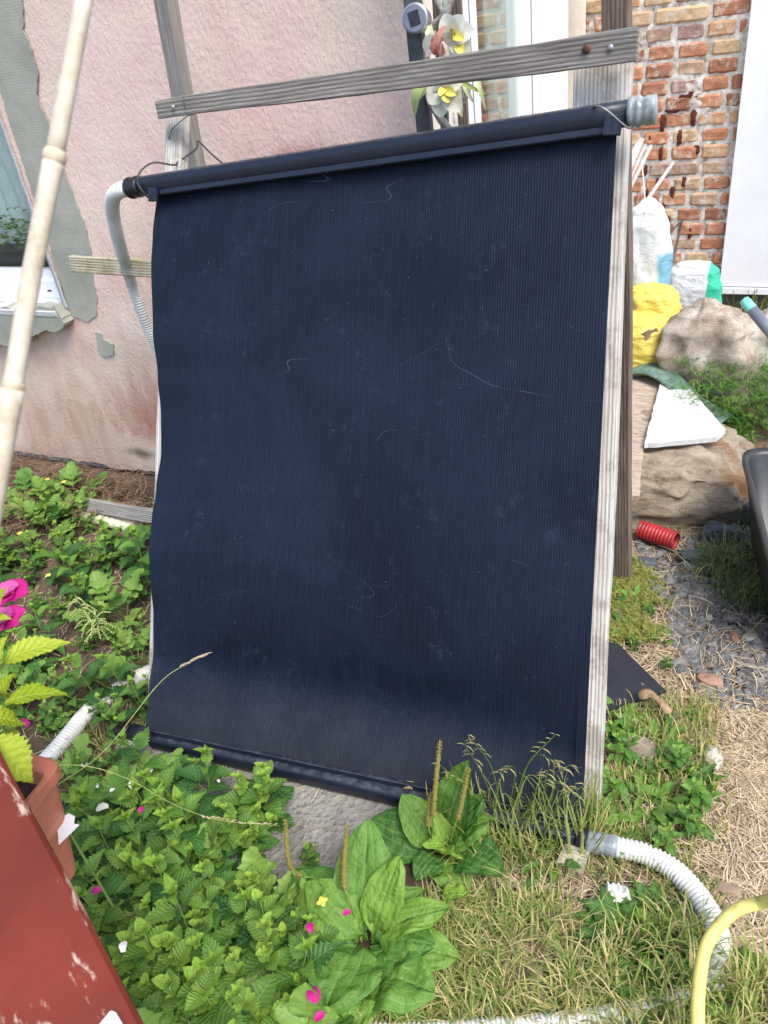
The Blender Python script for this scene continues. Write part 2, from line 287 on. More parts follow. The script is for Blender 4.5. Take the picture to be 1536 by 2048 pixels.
t = NT('white_blue_bag'); v = t.coord(); s_ = t.n('SeparateXYZ'); t.l(v, s_.inputs[0]); n1 = t.noise(v, 8, 5, .6)
kx = t.math('ADD', t.math('MULTIPLY', t.math('SUBTRACT', s_.outputs['X'], .045), 40), t.math('MULTIPLY', t.math('SUBTRACT', n1, .5), 2)); kz = t.math('MULTIPLY', t.math('SUBTRACT', .27, s_.outputs['Z']), 40)
k2 = t.math('MULTIPLY', t.math('SUBTRACT', .085, s_.outputs['Z']), 40); f_ = t.math('MAXIMUM', t.math('MINIMUM', kx, kz), k2); f_ = t.math('MINIMUM', t.math('MAXIMUM', f_, 0), 1)
t.col(t.mix(t.math('MULTIPLY', f_, .9), S(206, 210, 212), S(92, 158, 184))); t.p.inputs['Roughness'].default_value = .42; t.bump(t.noise(t.coord((1, 1, 2.2)), 11, 5, .7, 1.2), .6, .01); M['white_blue_bag'] = t.m
bagmat('white_green_bag', S(206, 208, 208), S(40, 176, 142), 'X', .06, .065)
bagmat('yellow_bag', S(190, 164, 62), S(206, 186, 84), 'Z', 0, .1)
t = NT('bark'); v = t.coord(); a = t.noise(t.coord((3.2, 6, 6)), 3.6, 10, .82, .5); b = t.noise(v, 5, 5, .6)
c = t.ramp(a, [(.34, S(60, 46, 36)), (.40, S(150, 132, 110)), (.6, S(204, 190, 170))]); c = t.mix(t.math('MULTIPLY', t.ramp(b, [(.58, (0, 0, 0)), (.68, (1, 1, 1))]), .7), c, S(176, 124, 76))
t.col(c); t.p.inputs['Roughness'].default_value = .95; t.bump(a, 1, .03); M['bark'] = t.m
t = NT('chipboard'); v = t.coord((1, 1, 1), rot=(0, 0, .4)); a = t.noise(t.coord((3, 18, 3), rot=(0, 0, .5)), 6, 6, .7, 1.5)
t.col(t.ramp(a, [(.35, S(120, 104, 90)), (.5, S(164, 150, 134)), (.7, S(190, 180, 166))])); t.p.inputs['Roughness'].default_value = .9; t.bump(a, .4, .003); M['chipboard'] = t.m
burl('pale_burlap', S(146, 136, 120), S(196, 190, 176), S(224, 220, 210))
# glass: sharp sky reflections over a clear pane
def glassm(name, tint, refl):
    t = NT(name); t.t.nodes.remove(t.p); tr = t.n('BsdfTransparent'); tr.inputs[0].default_value = tint
    gl = t.n('BsdfGlossy'); gl.inputs['Roughness'].default_value = .02; fr = t.n('Fresnel'); ge = t.n('NewGeometry'); t.l(t.math('SUBTRACT', 1.5, t.math('MULTIPLY', ge.outputs['Backfacing'], 1.5-1/1.5)), fr.inputs[0])
    mx = t.n('MixShader'); t.l(t.math('MINIMUM', t.math('ADD', t.math('MULTIPLY', fr.outputs[0], 1), refl), 1), mx.inputs[0])
    t.l(tr.outputs[0], mx.inputs[1]); t.l(gl.outputs[0], mx.inputs[2]); t.l(mx.outputs[0], t.o.inputs['Surface']); M[name] = t.m
glassm('window_glass', (.9, .95, .95, 1), .0); glassm('door_glass', (.9, .95, .93, 1), .12)
# ------------------------------------------------------------------ mesh helpers
class MB:
    def __init__(s): s.v = []; s.f = []; s.t = []; s.u = []
    def add(s, vs, fs, tone=0.0, uv=None, mat=None):
        o = len(s.v)
        for i, p in enumerate(vs):
            s.v.append(tuple(mat @ Vector(p)) if mat is not None else tuple(p))
            s.t.append(tone if not isinstance(tone, list) else tone[i]); s.u.append(uv[i] if uv else (0.5, 0.5))
        s.f += [tuple(o+j for j in q) for q in fs]
    def obj(s, name, mat, parent=None, smooth=True, mw=None, attrs=True):
        me = bpy.data.meshes.new(name); me.from_pydata(s.v, [], s.f); me.materials.append(M[mat])
        if smooth: me.polygons.foreach_set('use_smooth', [True]*len(me.polygons))
        if attrs:
            a = me.attributes.new('tone', 'FLOAT', 'POINT'); a.data.foreach_set('value', s.t)
            b = me.attributes.new('leafuv', 'FLOAT_VECTOR', 'POINT'); b.data.foreach_set('vector', [x for q in s.u for x in (q[0], q[1], 0.0)])
        me.update(); o = bpy.data.objects.new(name, me); COL.objects.link(o)
        if mw is not None: o.matrix_basis = mw
        if parent is not None: par(o, parent)
        return o
def wm(o):
    return o.matrix_basis if o.parent is None else wm(o.parent) @ o.matrix_parent_inverse @ o.matrix_basis
def par(o, p): o.parent = p; o.matrix_parent_inverse = wm(p).inverted()
def tag(o, label, cat, group=None, kind=None):
    o['label'] = label
    if cat: o['category'] = cat
    if group: o['group'] = group
    if kind: o['kind'] = kind
    return o
def thing(name, label, cat, loc=(0, 0, 0), group=None):
    o = bpy.data.objects.new(name, None); COL.objects.link(o); o.location = loc; o.empty_display_size = .05
    o.matrix_basis = Matrix.Translation(Vector(loc)); return tag(o, label, cat, group)
def copy_thing(o, mat):
    r = o.copy(); COL.objects.link(r); r.matrix_basis = mat
    for ch in list(o.children):
        c = ch.copy(); COL.objects.link(c); c.parent = r; c.matrix_parent_inverse = ch.matrix_parent_inverse.copy()
    return r
def frame(p0, p1, nh):         # local x along p0->p1, z near nh
    x = (p1-p0).normalized(); y = nh.cross(x).normalized(); z = x.cross(y)
    m = Matrix((x, y, z)).transposed().to_4x4(); m.translation = p0; return m
def bd_mb(L, w, t, seed=0, ch=.002, warp=.001, n=14, w1=None, skew=0, w0skew=0):
    mb = MB(); w1 = w1 or w; rings = []
    for i in range(n+1):
        k = i/n; x = k*L; hw = (w+(w1-w)*k)/2; hz = t/2
        dy = noise.noise(Vector((k*3, seed, 0)))*warp*2; dz = noise.noise(Vector((k*3, seed, 5)))*warp*2
        e = [noise.noise(Vector((k*9, seed, j)))*warp for j in range(8)]
        pts = [(-hw, -hz+ch), (-hw+ch, -hz), (hw-ch, -hz), (hw, -hz+ch), (hw, hz-ch), (hw-ch, hz), (-hw+ch, hz), (-hw, hz-ch)]
        sk = skew if i == n else (w0skew if i == 0 else 0)
        rings.append([(x+sk*pp[0], pp[0]+dy+e[j], pp[1]+dz) for j, pp in enumerate(pts)])
    vs = [p for r in rings for p in r]; fs = []
    for i in range(n):
        for j in range(8): a = i*8+j; b = i*8+(j+1) % 8; fs.append((a, b, b+8, a+8))
    fs.append(tuple(reversed(range(8)))); fs.append(tuple(n*8+j for j in range(8)))
    mb.add(vs, fs); return mb
def board(name, p0, p1, nh, w, t, mat, parent=None, **kw):
    p0 = Vector(p0); p1 = Vector(p1)
    return bd_mb((p1-p0).length, w, t, **kw).obj(name, mat, parent, smooth=False, mw=frame(p0, p1, Vector(nh)))
def boxv(mb, a, b, mat=None):
    (x0, y0, z0), (x1, y1, z1) = a, b
    mb.add([(x0, y0, z0), (x1, y0, z0), (x1, y1, z0), (x0, y1, z0), (x0, y0, z1), (x1, y0, z1), (x1, y1, z1), (x0, y1, z1)],
           [(0, 3, 2, 1), (4, 5, 6, 7), (0, 1, 5, 4), (1, 2, 6, 5), (2, 3, 7, 6), (3, 0, 4, 7)], mat=mat)
def spline(pts, n):
    P = [Vector(p) for p in pts]; P = [P[0]*2-P[1]]+P+[P[-1]*2-P[-2]]; out = []
    m = len(P)-3
    for i in range(n+1):
        u = i/n*m; k = min(int(u), m-1); t_ = u-k; a, b, c, d = P[k:k+4]
        out.append(.5*((2*b)+(c-a)*t_+(2*a-5*b+4*c-d)*t_**2+(3*b-a-3*c+d)*t_**3))
    return out
def tube(mb, path, rad, segs=8, tone=0.0, cap=True, sq=None):
    n = len(path); up = Vector((0, 0, 1)); rings = []; prev = None
    for i, p in enumerate(path):
        tg = (path[min(i+1, n-1)]-path[max(i-1, 0)]).normalized()
        if prev is None: a = tg.cross(up if abs(tg.z) < .95 else Vector((1, 0, 0))).normalized()
        else: a = (prev-tg*prev.dot(tg)).normalized()
        prev = a; b = tg.cross(a); r = rad(i/(n-1)) if callable(rad) else rad
        for j in range(segs):
            th = 2*PI*j/segs; ca, sa = math.cos(th), math.sin(th)
            if sq: q = (abs(ca)**sq+abs(sa)**sq)**(-1/sq)
            else: q = 1
            rings.append(p+(a*ca+b*sa)*r*q)
    fs = []
    for i in range(n-1):
        for j in range(segs): q = i*segs+j; k = i*segs+(j+1) % segs; fs.append((q, k, k+segs, q+segs))
    if cap: fs.append(tuple(reversed(range(segs)))); fs.append(tuple((n-1)*segs+j for j in range(segs)))
    mb.add(rings, fs, tone, [(0.5, i/(n-1)) for i in range(n) for _ in range(segs)])
def corrugated(mb, pts, r, pitch=.007, depth=.0018, segs=18, hollow=False):
    P = spline(pts, 200); L = sum((P[i+1]-P[i]).length for i in range(200)); n = int(L/pitch*4)
    Q = spline(pts, n); cum = [0]
    for i in range(n): cum.append(cum[-1]+(Q[i+1]-Q[i]).length)
    P = []; k_ = 0
    for i in range(n+1):                    # even spacing along the hose
        tg_ = cum[-1]*i/n
        while k_ < n-1 and cum[k_+1] < tg_: k_ += 1
        P.append(Q[k_].lerp(Q[k_+1], (tg_-cum[k_])/max(1e-9, cum[k_+1]-cum[k_])))
    tube(mb, P, lambda k: r+depth*(1 if (int(round(k*n)) % 4) in (1, 2) else -1)*.5, segs, cap=not hollow)
def blob(c, r, seed=0, e=2.0, amp=.1, fr=2.0, nu=28, nv=18, rot=None, amp2=0, fr2=8, flat=None, tone=0.0, mb=None, folds=0, nf=9):
    mb = mb or MB(); vs = []
    for i in range(nv+1):
        ph = -PI/2+PI*i/nv
        for j in range(nu):
            th = 2*PI*j/nu
            def sp(x): return math.copysign(abs(x)**(2/e), x)
            d = Vector((sp(math.cos(ph))*sp(math.cos(th)), sp(math.cos(ph))*sp(math.sin(th)), sp(math.sin(ph))))
            k = 1+amp*noise.noise(d*fr+Vector((seed*3.1, seed, 0)))*2+(amp2*(1-abs(noise.noise(d*fr2+Vector((seed, 0, 4))))*3) if amp2 else 0)
            if folds: k += folds*(.35+.65*abs(math.sin(ph))**2)*(math.sin(th*nf+3*noise.noise(Vector((ph*1.5, seed, 0)))*2+seed)+.6*math.sin(th*(nf*1.7)+ph*4))*math.cos(ph)**.4
            p = Vector((d.x*r[0], d.y*r[1], d.z*r[2]))*k
            if flat is not None and p.z < flat: p.z = flat+(p.z-flat)*.15
            if rot: p = rot @ p
            vs.append(p+Vector(c))
    fs = [(i*nu+j, i*nu+(j+1) % nu, (i+1)*nu+(j+1) % nu, (i+1)*nu+j) for i in range(nv) for j in range(nu)]
    mb.add(vs, fs, tone); return mb
def E3(x, y, z): 
    from mathutils import Euler
    return Euler((x, y, z)).to_matrix()
def slab_poly(pts, nrm, th, rough=.004, seed=0, step=.012):      # thick slab from an outline lying in a plane
    P = []; 
    for i in range(len(pts)):
        a, b = pts[i], pts[(i+1) % len(pts)]; m = max(1, int((b-a).length/step))
        for k in range(m):
            p = a.lerp(b, k/m); w = Vector((noise.noise(p*40+Vector((seed, 0, 0))), noise.noise(p*40+Vector((0, seed, 3))), noise.noise(p*40+Vector((5, 0, seed)))))
            P.append(p+(w-nrm*w.dot(nrm))*rough*2)
    n = len(P); mb = MB(); mb.add(P+[p+nrm*th for p in P], [tuple(range(n)), tuple(reversed(range(n, 2*n)))]+[(i, n+i, n+(i+1) % n, (i+1) % n) for i in range(n)])
    return mb
rnd = random.Random(7)
def U(a, b): return rnd.uniform(a, b)
YW, YB = 2.0, 4.3             # pink wall plane, brick wall plane
# ------------------------------------------------------------------ ground
mb = MB(); N = 150; xs = []
def gz(x, y):
    d = 1.0
    z = noise.noise(Vector((x*2.2, y*2.2, 0)))*.018+noise.noise(Vector((x*9, y*9, 3)))*.006-.006
    z += .2*math.exp(-((x+.35)/.62)**4)*math.exp(-((y-3.15)/.6)**4)
    return z
for i in range(N+1):
    for j in range(N+1):
        x = -3.2+5.2*i/N; y = -.2+4.6*j/N; xs.append((x, y, gz(x, y)))
mb.add(xs, [(i*(N+1)+j, (i+1)*(N+1)+j, (i+1)*(N+1)+j+1, i*(N+1)+j+1) for i in range(N) for j in range(N)])
# reach out to the horizon
R0 = [(-3.2, -.2), (2.0, -.2), (2.0, 4.4), (-3.2, 4.4)]; R1 = [(-150, -150), (150, -150), (150, 150), (-150, 150)]
mb.add([(x, y, -.02) for x, y in R0]+[(x, y, -.02) for x, y in R1], [(0, 4, 5, 1), (1, 5, 6, 2), (2, 6, 7, 3), (3, 7, 4, 0)])
g_ = mb.obj('ground', 'ground_soil'); g_['kind'] = 'structure'
# ------------------------------------------------------------------ pink house
house = thing('house', 'old pink rendered house wall with a grey mortared window at left', 'house', (-1.6, YW, 0))
wx = [-6.0, -2.345, -0.86]; oz0 = W(60, 605, YW).z; oz1 = 2.1; ox0 = -3.5; ox1 = W(130, 600, YW).x
mb = MB()
def grid(x0, x1, z0, z1, y, step=.03, ragged=False):
    nx = max(1, int((x1-x0)/step)); nz = max(1, int((z1-z0)/step)); vs = []
    for i in range(nx+1):
        x = x0+(x1-x0)*i/nx
        zb = z0+(noise.noise(Vector((x*6, 0, 1)))*.03+noise.noise(Vector((x*25, 0, 1)))*.012 if ragged else 0)
        for j in range(nz+1):
            z = zb+(z1-zb)*j/nz; vs.append((x, y+noise.noise(Vector((x*3, z*3, 7)))*.006+noise.noise(Vector((x*14, z*14, 7)))*.0015, z))
    mb.add(vs, [(i*(nz+1)+j, (i+1)*(nz+1)+j, (i+1)*(nz+1)+j+1, i*(nz+1)+j+1) for i in range(nx) for j in range(nz)])
    return vs
grid(-6, ox0, 0.03, 3.4, YW, .06, True); grid(ox0, ox1, .03, oz0, YW, .03, True); grid(ox0, ox1, oz1, 3.4, YW, .06)
grid(ox1, -.86, .03, 3.4, YW, .02, True)
wl = mb.obj('wall', 'pink_plaster', house)
mb = MB()   # wall body: reveals, bottom and stone footing strip behind the render edge
boxv(mb, (-6, YW+.03, -.05), (-.875, YW+.3, oz0-.02)); boxv(mb, (-6, YW+.03, oz1+.02), (-.875, YW+.3, 3.4))
boxv(mb, (-6, YW+.03, oz0-.02), (ox0-.02, YW+.3, oz1+.02)); boxv(mb, (ox1+.006, YW+.012, oz0-.02), (-.875, YW+.3, oz1+.02))
mb.obj('masonry_core', 'mortar', house, smooth=False)
win = thing('window', 'window', None, (ox1, YW+.1, oz0)); del win['label']; par(win, house)
# simple roof eave above (out of frame, keeps the building whole)
board('roof', (-6.2, YW+.1, 3.45), (-.6, YW+.1, 3.45), (0, 0, 1), .9, .06, 'brown_wood', house)
# window frame pieces (recessed)
mb = MB(); yf = YW+.05
zb = W(60, 600, yf).z
boxv(mb, (ox0, yf, zb), (ox1-.004, yf+.07, W(60, 562, yf).z)); boxv(mb, (ox0, yf+.02, W(60, 562, yf).z), (ox1-.004, yf+.06, W(60, 540, yf+.02).z))
zt = W(60, 540, yf).z
boxv(mb, (ox1-.05, yf+.01, zt), (ox1-.004, yf+.07, oz1)); boxv(mb, (ox0, yf+.01, zt), (ox0+.06, yf+.07, oz1)); boxv(mb, (ox0, yf+.01, oz1-.06), (ox1-.05, yf+.07, oz1))
boxv(mb, (-2.95, yf+.01, zt), (-2.88, yf+.07, oz1-.06))
mb.obj('frame', 'pvc', win, smooth=False)
mb = MB(); p_ = W(100, 581, yf-.001); boxv(mb, (p_.x-.012, yf-.003, p_.z-.003), (p_.x+.006, yf-.0005, p_.z+.002)); mb.obj('drain_slot', 'black_plastic', win, smooth=False)
mb = MB(); boxv(mb, (ox0+.06, yf+.035, zt), (ox1-.05, yf+.043, oz1-.06)); mb.obj('pane', 'window_glass', win, smooth=False)
mb = MB()   # curtain rail stripes of the frame seen through the glass, and a room behind
boxv(mb, (-6, YW+2.2, 0), (-1.0, YW+2.25, 3)); boxv(mb, (-6, YW+.3, .0), (-1, YW+2.2, .05)); boxv(mb, (-1.4, YW+.3, .05), (-1.35, YW+2.2, 3))
mb.obj('room_wall', 'cream_plaster', house, smooth=False)
# curtain
mb = MB(); vs = []; n = 90
for i in range(n+1):
    x = -3.35+.98*i/n
    for j in range(9): z = oz0+.02+(oz1-oz0-.1)*j/8; vs.append((x+.02*math.sin(j), yf+.22+.014*math.sin(i*.9+.6*math.sin(j*.7)), z))
mb.add(vs, [(i*9+j, (i+1)*9+j, (i+1)*9+j+1, i*9+j+1) for i in range(n) for j in range(8)])
tag(mb.obj('net_curtain', 'teal_curtain'), 'pale net curtain hanging behind the left window pane', 'curtain')
# plaster reveal and corner bead, ragged white foam line
mb = MB(); P = []
for k in range(41):
    z = oz0-.01+(oz1-oz0)*k/40; w = noise.noise(Vector((z*20, 0, 0)))*.006
    P += [Vector((ox1-.006+w*.3, YW-.012, z)), Vector((ox1+.014+w, YW-.011, z)), Vector((ox1+.002+w*.5, YW+.05, z))]
mb.add(P, [(i*3+j, i*3+j+1, i*3+j+4, i*3+j+3) for i in range(40) for j in (0,)]+[(i*3, i*3+3, i*3+5, i*3+2) for i in range(40)])
mb.obj('corner_bead', 'styrofoam', win)
def wallpatch(px, th=.005, mat='grey_mortar', seed=1, rough=.004):
    pts = [W(x, y, YW-.0005) for x, y in px]
    return slab_poly(pts, Vector((0, -1, 0)), th, rough, seed).obj('mortar_patch', mat, house, smooth=False)
wallpatch([(-180, -300), (20, -300), (36, -60), (46, 0), (50, 60), (78, 140), (74, 190), (96, 240), (118, 310), (140, 370), (158, 410), (176, 460), (184, 505), (188, 560), (196, 590), (194, 635), (172, 642), (150, 632), (134, 606), (118, 545), (88, 450), (60, 365), (0, 175), (-60, 0), (-120, -200)], seed=1)
wallpatch([(-260, 615), (128, 605), (150, 640), (128, 655), (112, 652), (84, 662), (70, 680), (50, 676), (30, 684), (8, 672), (-30, 690), (-260, 700)], th=.05, seed=2, rough=.006)
wallpatch([(190, 662), (204, 668), (212, 680), (228, 686), (228, 712), (208, 712), (197, 700), (198, 684)], seed=3)
board('window_sill', (ox0, YW-.005, oz0-.014), (ox1-.01, YW-.005, oz0-.014), (0, -.15, 1), .1, .022, 'styrofoam', win, warp=.002)
# return wall of the pink house, running back to the brick wall
RA = Vector((-.86, 2.0, 0)); RB = Vector((-1.07, 4.3, 0)); rd = (RB-RA).normalized(); rn = Vector((rd.y, -rd.x, 0))
def RP(px, py, off=0): return PL(px, py, RA+rn*off, rn)
def rbox(mb, pxa, pxb, o0, o1, z0=0, z1=3.4, py=130):
    a = RP(pxa, py, o1); b = RP(pxb, py, o1); sa = (a-RA).dot(rd); sb = (b-RA).dot(rd); vs = []
    for z in (z0, z1):
        for (s_, o_) in ((sa, o0), (sa, o1), (sb, o1), (sb, o0)):
            q = RA+rd*s_+rn*o_; vs.append((q.x, q.y, z))
    mb.add(vs, [(0, 3, 2, 1), (4, 5, 6, 7), (0, 1, 5, 4), (1, 2, 6, 5), (2, 3, 7, 6), (3, 0, 4, 7)])
mb = MB(); rbox(mb, 856, 930, -.012, .001); mb.obj('side_wall', 'cream_plaster', house, smooth=False)
gd = thing('glazed_door', 'x', None, RP(960, 150)); del gd['label']; par(gd, house)
mb = MB(); rbox(mb, 930.3, 958, -.08, .02); rbox(mb, 1052, 1078, -.08, .012); mb.obj('frame', 'pvc', gd, smooth=False)
mb = MB(); rbox(mb, 944, 945, .02, .022); rbox(mb, 1064, 1065, .012, .014); mb.obj('seal', 'lamp_grey', gd, smooth=False)
mb = MB(); rbox(mb, 958.2, 1049.8, -.03, -.022); mb.obj('pane', 'door_glass', gd, smooth=False)
mb = MB(); rbox(mb, 1079.7, 1136, -.08, .0); mb.obj('infill_panel', 'curtain', gd, smooth=False)
mb = MB(); rbox(mb, 975, 1051, -.05, -.04); c_ = mb.obj('door_curtain', 'curtain'); tag(c_, 'white curtain hanging behind the glazed door beside the trellis', 'curtain')
# ------------------------------------------------------------------ brick annexe
ann = thing('brick_annexe', 'worn red brick wall with smeared mortar beside a white door panel', 'building', (-.6, YB, 0))
bricks = MB(); bh, bl, mj = .0645, .122, .008; x0b, x1b = -1.13, -.295; r_ = random.Random(3); row = 0; z = .0
while z < 3.2:
    x = x0b-(.3 if row % 2 else .17)*r_.uniform(.5, 1)
    long_ = row % 3 != 1
    while x < x1b:
        L_ = (.24 if (row % 3 == 0 and r_.random() < .35) else .128)*r_.uniform(.94, 1.04)
        a, b = max(x, x0b), min(x+L_, x1b)
        if b-a > .02:
            nu, nz = max(4, int((b-a)/.012)), 6; base = len(bricks.v); tn = r_.random(); pr = r_.uniform(-.004, .003); tilt = r_.uniform(-.02, .02); sd = r_.random()*50
            vs = []
            for i in range(nu+1):
                for j in range(nz+1):
                    u, w = i/nu, j/nz; ed = min(u*nu, (1-u)*nu, w*nz, (1-w)*nz)
                    px_, pz_ = a+(b-a)*u, z+bh*w
                    no = noise.noise(Vector((px_*40, pz_*40, sd))); corner = (abs(u-.5)*2)**6*(abs(w-.5)*2)**4
                    yy = YB-.011+pr+no*.0035+(.010 if ed < .5 else 0)+corner*.008
                    vs.append((px_+no*.002*(ed < .5), yy, pz_+tilt*(px_-a)+noise.noise(Vector((px_*30, sd, pz_*9)))*.0022))
            bricks.add(vs, [(i*(nz+1)+j, (i+1)*(nz+1)+j, (i+1)*(nz+1)+j+1, i*(nz+1)+j+1) for i in range(nu) for j in range(nz)], tn)
        x += L_+mj*r_.uniform(.8, 1.6)
    z += bh+mj*r_.uniform(.85, 1.15); row += 1
bricks.obj('brickwork', 'brick', ann, smooth=False)
mb = MB(); vs = []; nx, nz = 90, 330
for i in range(nx+1):
    for j in range(nz+1):
        x = x0b+(x1b-x0b)*i/nx; z = 3.3*j/nz; k = noise.noise(Vector((x*5, z*5, 2))); m_ = noise.noise(Vector((x*45, z*45, 2)))
        vs.append((x, YB-.004-.004*m_-max(0, k-.3)*.03, z))
mb.add(vs, [(i*(nz+1)+j, (i+1)*(nz+1)+j, (i+1)*(nz+1)+j+1, i*(nz+1)+j+1) for i in range(nx) for j in range(nz)])
mb.obj('mortar', 'mortar', ann)
mb = MB(); boxv(mb, (-3, YB+.01, -.05), (4, YB+.3, 3.4)); mb.obj('masonry_core', 'mortar', ann, smooth=False)
mb = MB(); boxv(mb, (-1.16, YB-.05, 0), (-1.075, YB-.005, 3.3)); mb.obj('plastered_edge', 'styrofoam', ann, smooth=False)
dz = W(1470, 574, YB-.05).z
mb = MB(); boxv(mb, (x1b+.002, YB-.04, dz), (3.2, YB+.01, 3.3)); wp = mb.obj('door', 'pvc', ann, smooth=False); wp['label'] = 'wide plain white door panel'
mb = MB(); boxv(mb, (x1b+.002, YB-.055, dz-.035), (3.2, YB+.01, dz-.006)); mb.obj('door_sill', 'pvc', ann, smooth=False)
mb = MB(); boxv(mb, (x1b+.002, YB-.03, 0), (3.2, YB+.01, dz-.037)); mb.obj('plinth', 'mesh_dark', ann, smooth=False)
mb = MB()
for (px, py, rx, rz) in [(1383, 185, 8, 4), (1360, 205, 5, 14), (1380, 192, 22, 4), (1387, 235, 8, 16), (1325, 245, 8, 16), (1345, 222, 18, 4), (1359, 275, 7, 14), (1322, 308, 6, 14), (1392, 300, 10, 9), (1291, 340, 6, 11),
                         (1315, 365, 5, 9), (1368, 365, 7, 12), (1345, 385, 6, 12), (1294, 388, 5, 10), (1281, 407, 7, 5), (1327, 417, 5, 11), (1338, 441, 4, 12), (1325, 466, 5, 11), (1380, 465, 6, 12), (1300, 275, 4, 5)]:
    p = W(px, py, YB-.008); s_ = .0021
    blob((p.x, p.y, p.z), (rx*s_*.75, .006, rz*s_), seed=px, e=3, amp=.3, fr=3, nu=14, nv=10).obj('rust_stain', 'dark_red_foam', ann)
# ------------------------------------------------------------------ timber frame of the panel
nP = Vector((0, -1, .42)).normalized()
fr_ = thing('timber_frame', 'weathered grey timber A-frame propping up the black solar mat', 'wooden frame', (-.8, 1.5, 0))
YT = 1.62
# right front plank
rt = W(1208, 125, YT+.03); rb = G(1160, 1606, -.01); 
dirr = (rt-rb).normalized()
pr_ = board('front_post', rb, rt, nP, .093, .032, 'pale_wood', fr_, seed=1, warp=.002, n=30, w1=.104)
lt = W(357, 215, YT+.03); lb = G(315, 1440, -.01)
board('front_post', lb, lt, nP, .048, .03, 'pale_wood', fr_, seed=2, warp=.002, n=30)
# rear posts
board('rear_post', G(1245, 1168, -.02), W(1231, -260, 1.75), (0, -1, 0), .050, .04, 'brown_wood', fr_, seed=3, warp=.002, n=30)
q0 = W(322, -60, 1.72); q1 = W(392, 345, 1.78); qd = (q1-q0).normalized(); qb = q1+qd*((q1.z+.02)/-qd.z)
board('rear_post', qb, q0-qd*.3, (0, -1, 0), .042, .04, 'grey_wood', fr_, seed=4, warp=.003, n=30)
# top rail, nailed on the front
ra_ = W(319, 220, YT-.035); rb_ = W(1275, 88, YT-.035)
rail = board('top_rail', ra_, rb_, (0, -1, .1), .037, .022, 'rail_wood', fr_, seed=5, warp=.0022, n=40, w1=.052)
def screw(px, py, Y, r, mat, parent=None):
    c = W(px, py, Y); mb = MB(); blob(c, (r, r*.45, r), e=2, amp=0, nu=14, nv=8, mb=mb); return mb.obj('screw', mat, rail if parent is None else parent)
screw(1173, 98, YT-.05, .0075, 'rust_metal'); screw(1221, 95, YT-.05, .005, 'steel'); screw(346, 214, YT-.05, .005, 'steel')
# cross boards left
board('cross_board', W(146, 527, 1.78), W(420, 545, 1.72), (0, -1, .15), .05, .022, 'mossy_wood', fr_, seed=6, warp=.003)
board('cross_board', W(164, 1008, 1.68), W(420, 1052, 1.62), (0, -1, .3), .05, .022, 'grey_wood', fr_, seed=7, warp=.003)
# ------------------------------------------------------------------ solar mat
sp = thing('solar_heating_mat', 'large dark blue ribbed solar pool heating mat hanging on a timber frame', 'solar panel', (-.8, 1.3, 0))
TL = W(306, 385, 1.535); TR = W(1234, 258, 1.535); BL_ = G(297, 1462, .06); BR_ = G(1164, 1648, .05)
nN = (TR-TL).cross(TL-BL_).normalized(); nN = -nN if nN.y > 0 else nN
prof = [(0, .012), (.08, .0), (.13, -.004), (.25, .003), (.33, .02), (.40, .032), (.47, .034), (.54, .018), (.60, .004), (.655, -.004), (.71, .004), (.78, .016), (.85, .018), (.92, .004), (1, -.004)]
def wav(s, u):
    for (a, x), (b, y) in zip(prof, prof[1:]):
        if s <= b:
            k = (s-a)/(b-a); k = k*k*(3-2*k); v_ = x+(y-x)*k; break
    else: v_ = prof[-1][1]
    amp_ = .05+.95*math.exp(-u*5)
    return -v_*amp_*1.0+.008*noise.noise(Vector((u*2.5, s*1.6, 0)))-.03*math.exp(-((s-.87)/.07)**2)*math.sin(PI*min(1, u*1.02))**.5
NU, NV = 200*4, 90; vs = []; tn = []
for j in range(NV+1):
    s = j/NV
    for i in range(NU+1):
        u = i/NU; p = TL.lerp(TR, u).lerp(BL_.lerp(BR_, u), s); k = i % 4
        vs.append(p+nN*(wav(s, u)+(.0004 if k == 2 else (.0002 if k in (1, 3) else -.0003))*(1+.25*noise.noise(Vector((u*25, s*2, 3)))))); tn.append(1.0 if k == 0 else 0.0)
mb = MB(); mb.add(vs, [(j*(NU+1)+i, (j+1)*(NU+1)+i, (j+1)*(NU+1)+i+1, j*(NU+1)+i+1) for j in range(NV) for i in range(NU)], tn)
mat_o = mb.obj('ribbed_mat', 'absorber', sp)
def header(a, b, r, lip):
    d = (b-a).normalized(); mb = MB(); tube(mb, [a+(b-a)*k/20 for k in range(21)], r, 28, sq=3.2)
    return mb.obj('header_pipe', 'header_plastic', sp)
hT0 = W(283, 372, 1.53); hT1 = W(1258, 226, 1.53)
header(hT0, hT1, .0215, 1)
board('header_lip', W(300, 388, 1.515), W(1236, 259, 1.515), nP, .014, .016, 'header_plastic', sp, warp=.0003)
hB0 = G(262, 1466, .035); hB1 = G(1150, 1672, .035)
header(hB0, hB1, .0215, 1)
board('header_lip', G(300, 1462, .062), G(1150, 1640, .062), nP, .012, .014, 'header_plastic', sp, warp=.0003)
def ring(a, b, r, mat, name, parent=sp, steps=(1, 1.08, 1.08, 1), segs=24, hollow=False):
    mb = MB(); n = len(steps); P = []; R_ = []
    a = Vector(a); b = Vector(b)
    for i, s_ in enumerate(steps): P.append(a.lerp(b, i/(n-1)))
    tube(mb, P, lambda k: r*steps[int(round(k*(n-1)))], segs, cap=not hollow); return mb.obj(name, mat, parent)
ring(W(258, 377, 1.53), hT0, .0225, 'black_plastic', 'pipe_clamp', steps=(1, 1.12, 1.12, .98, .98, 1.1, 1.1, 1))
ring(hB0, G(240, 1459, .033), .021, 'black_plastic', 'pipe_clamp', steps=(1, 1.1, 1.1, 1, 1, 1.1, 1.1, 1))
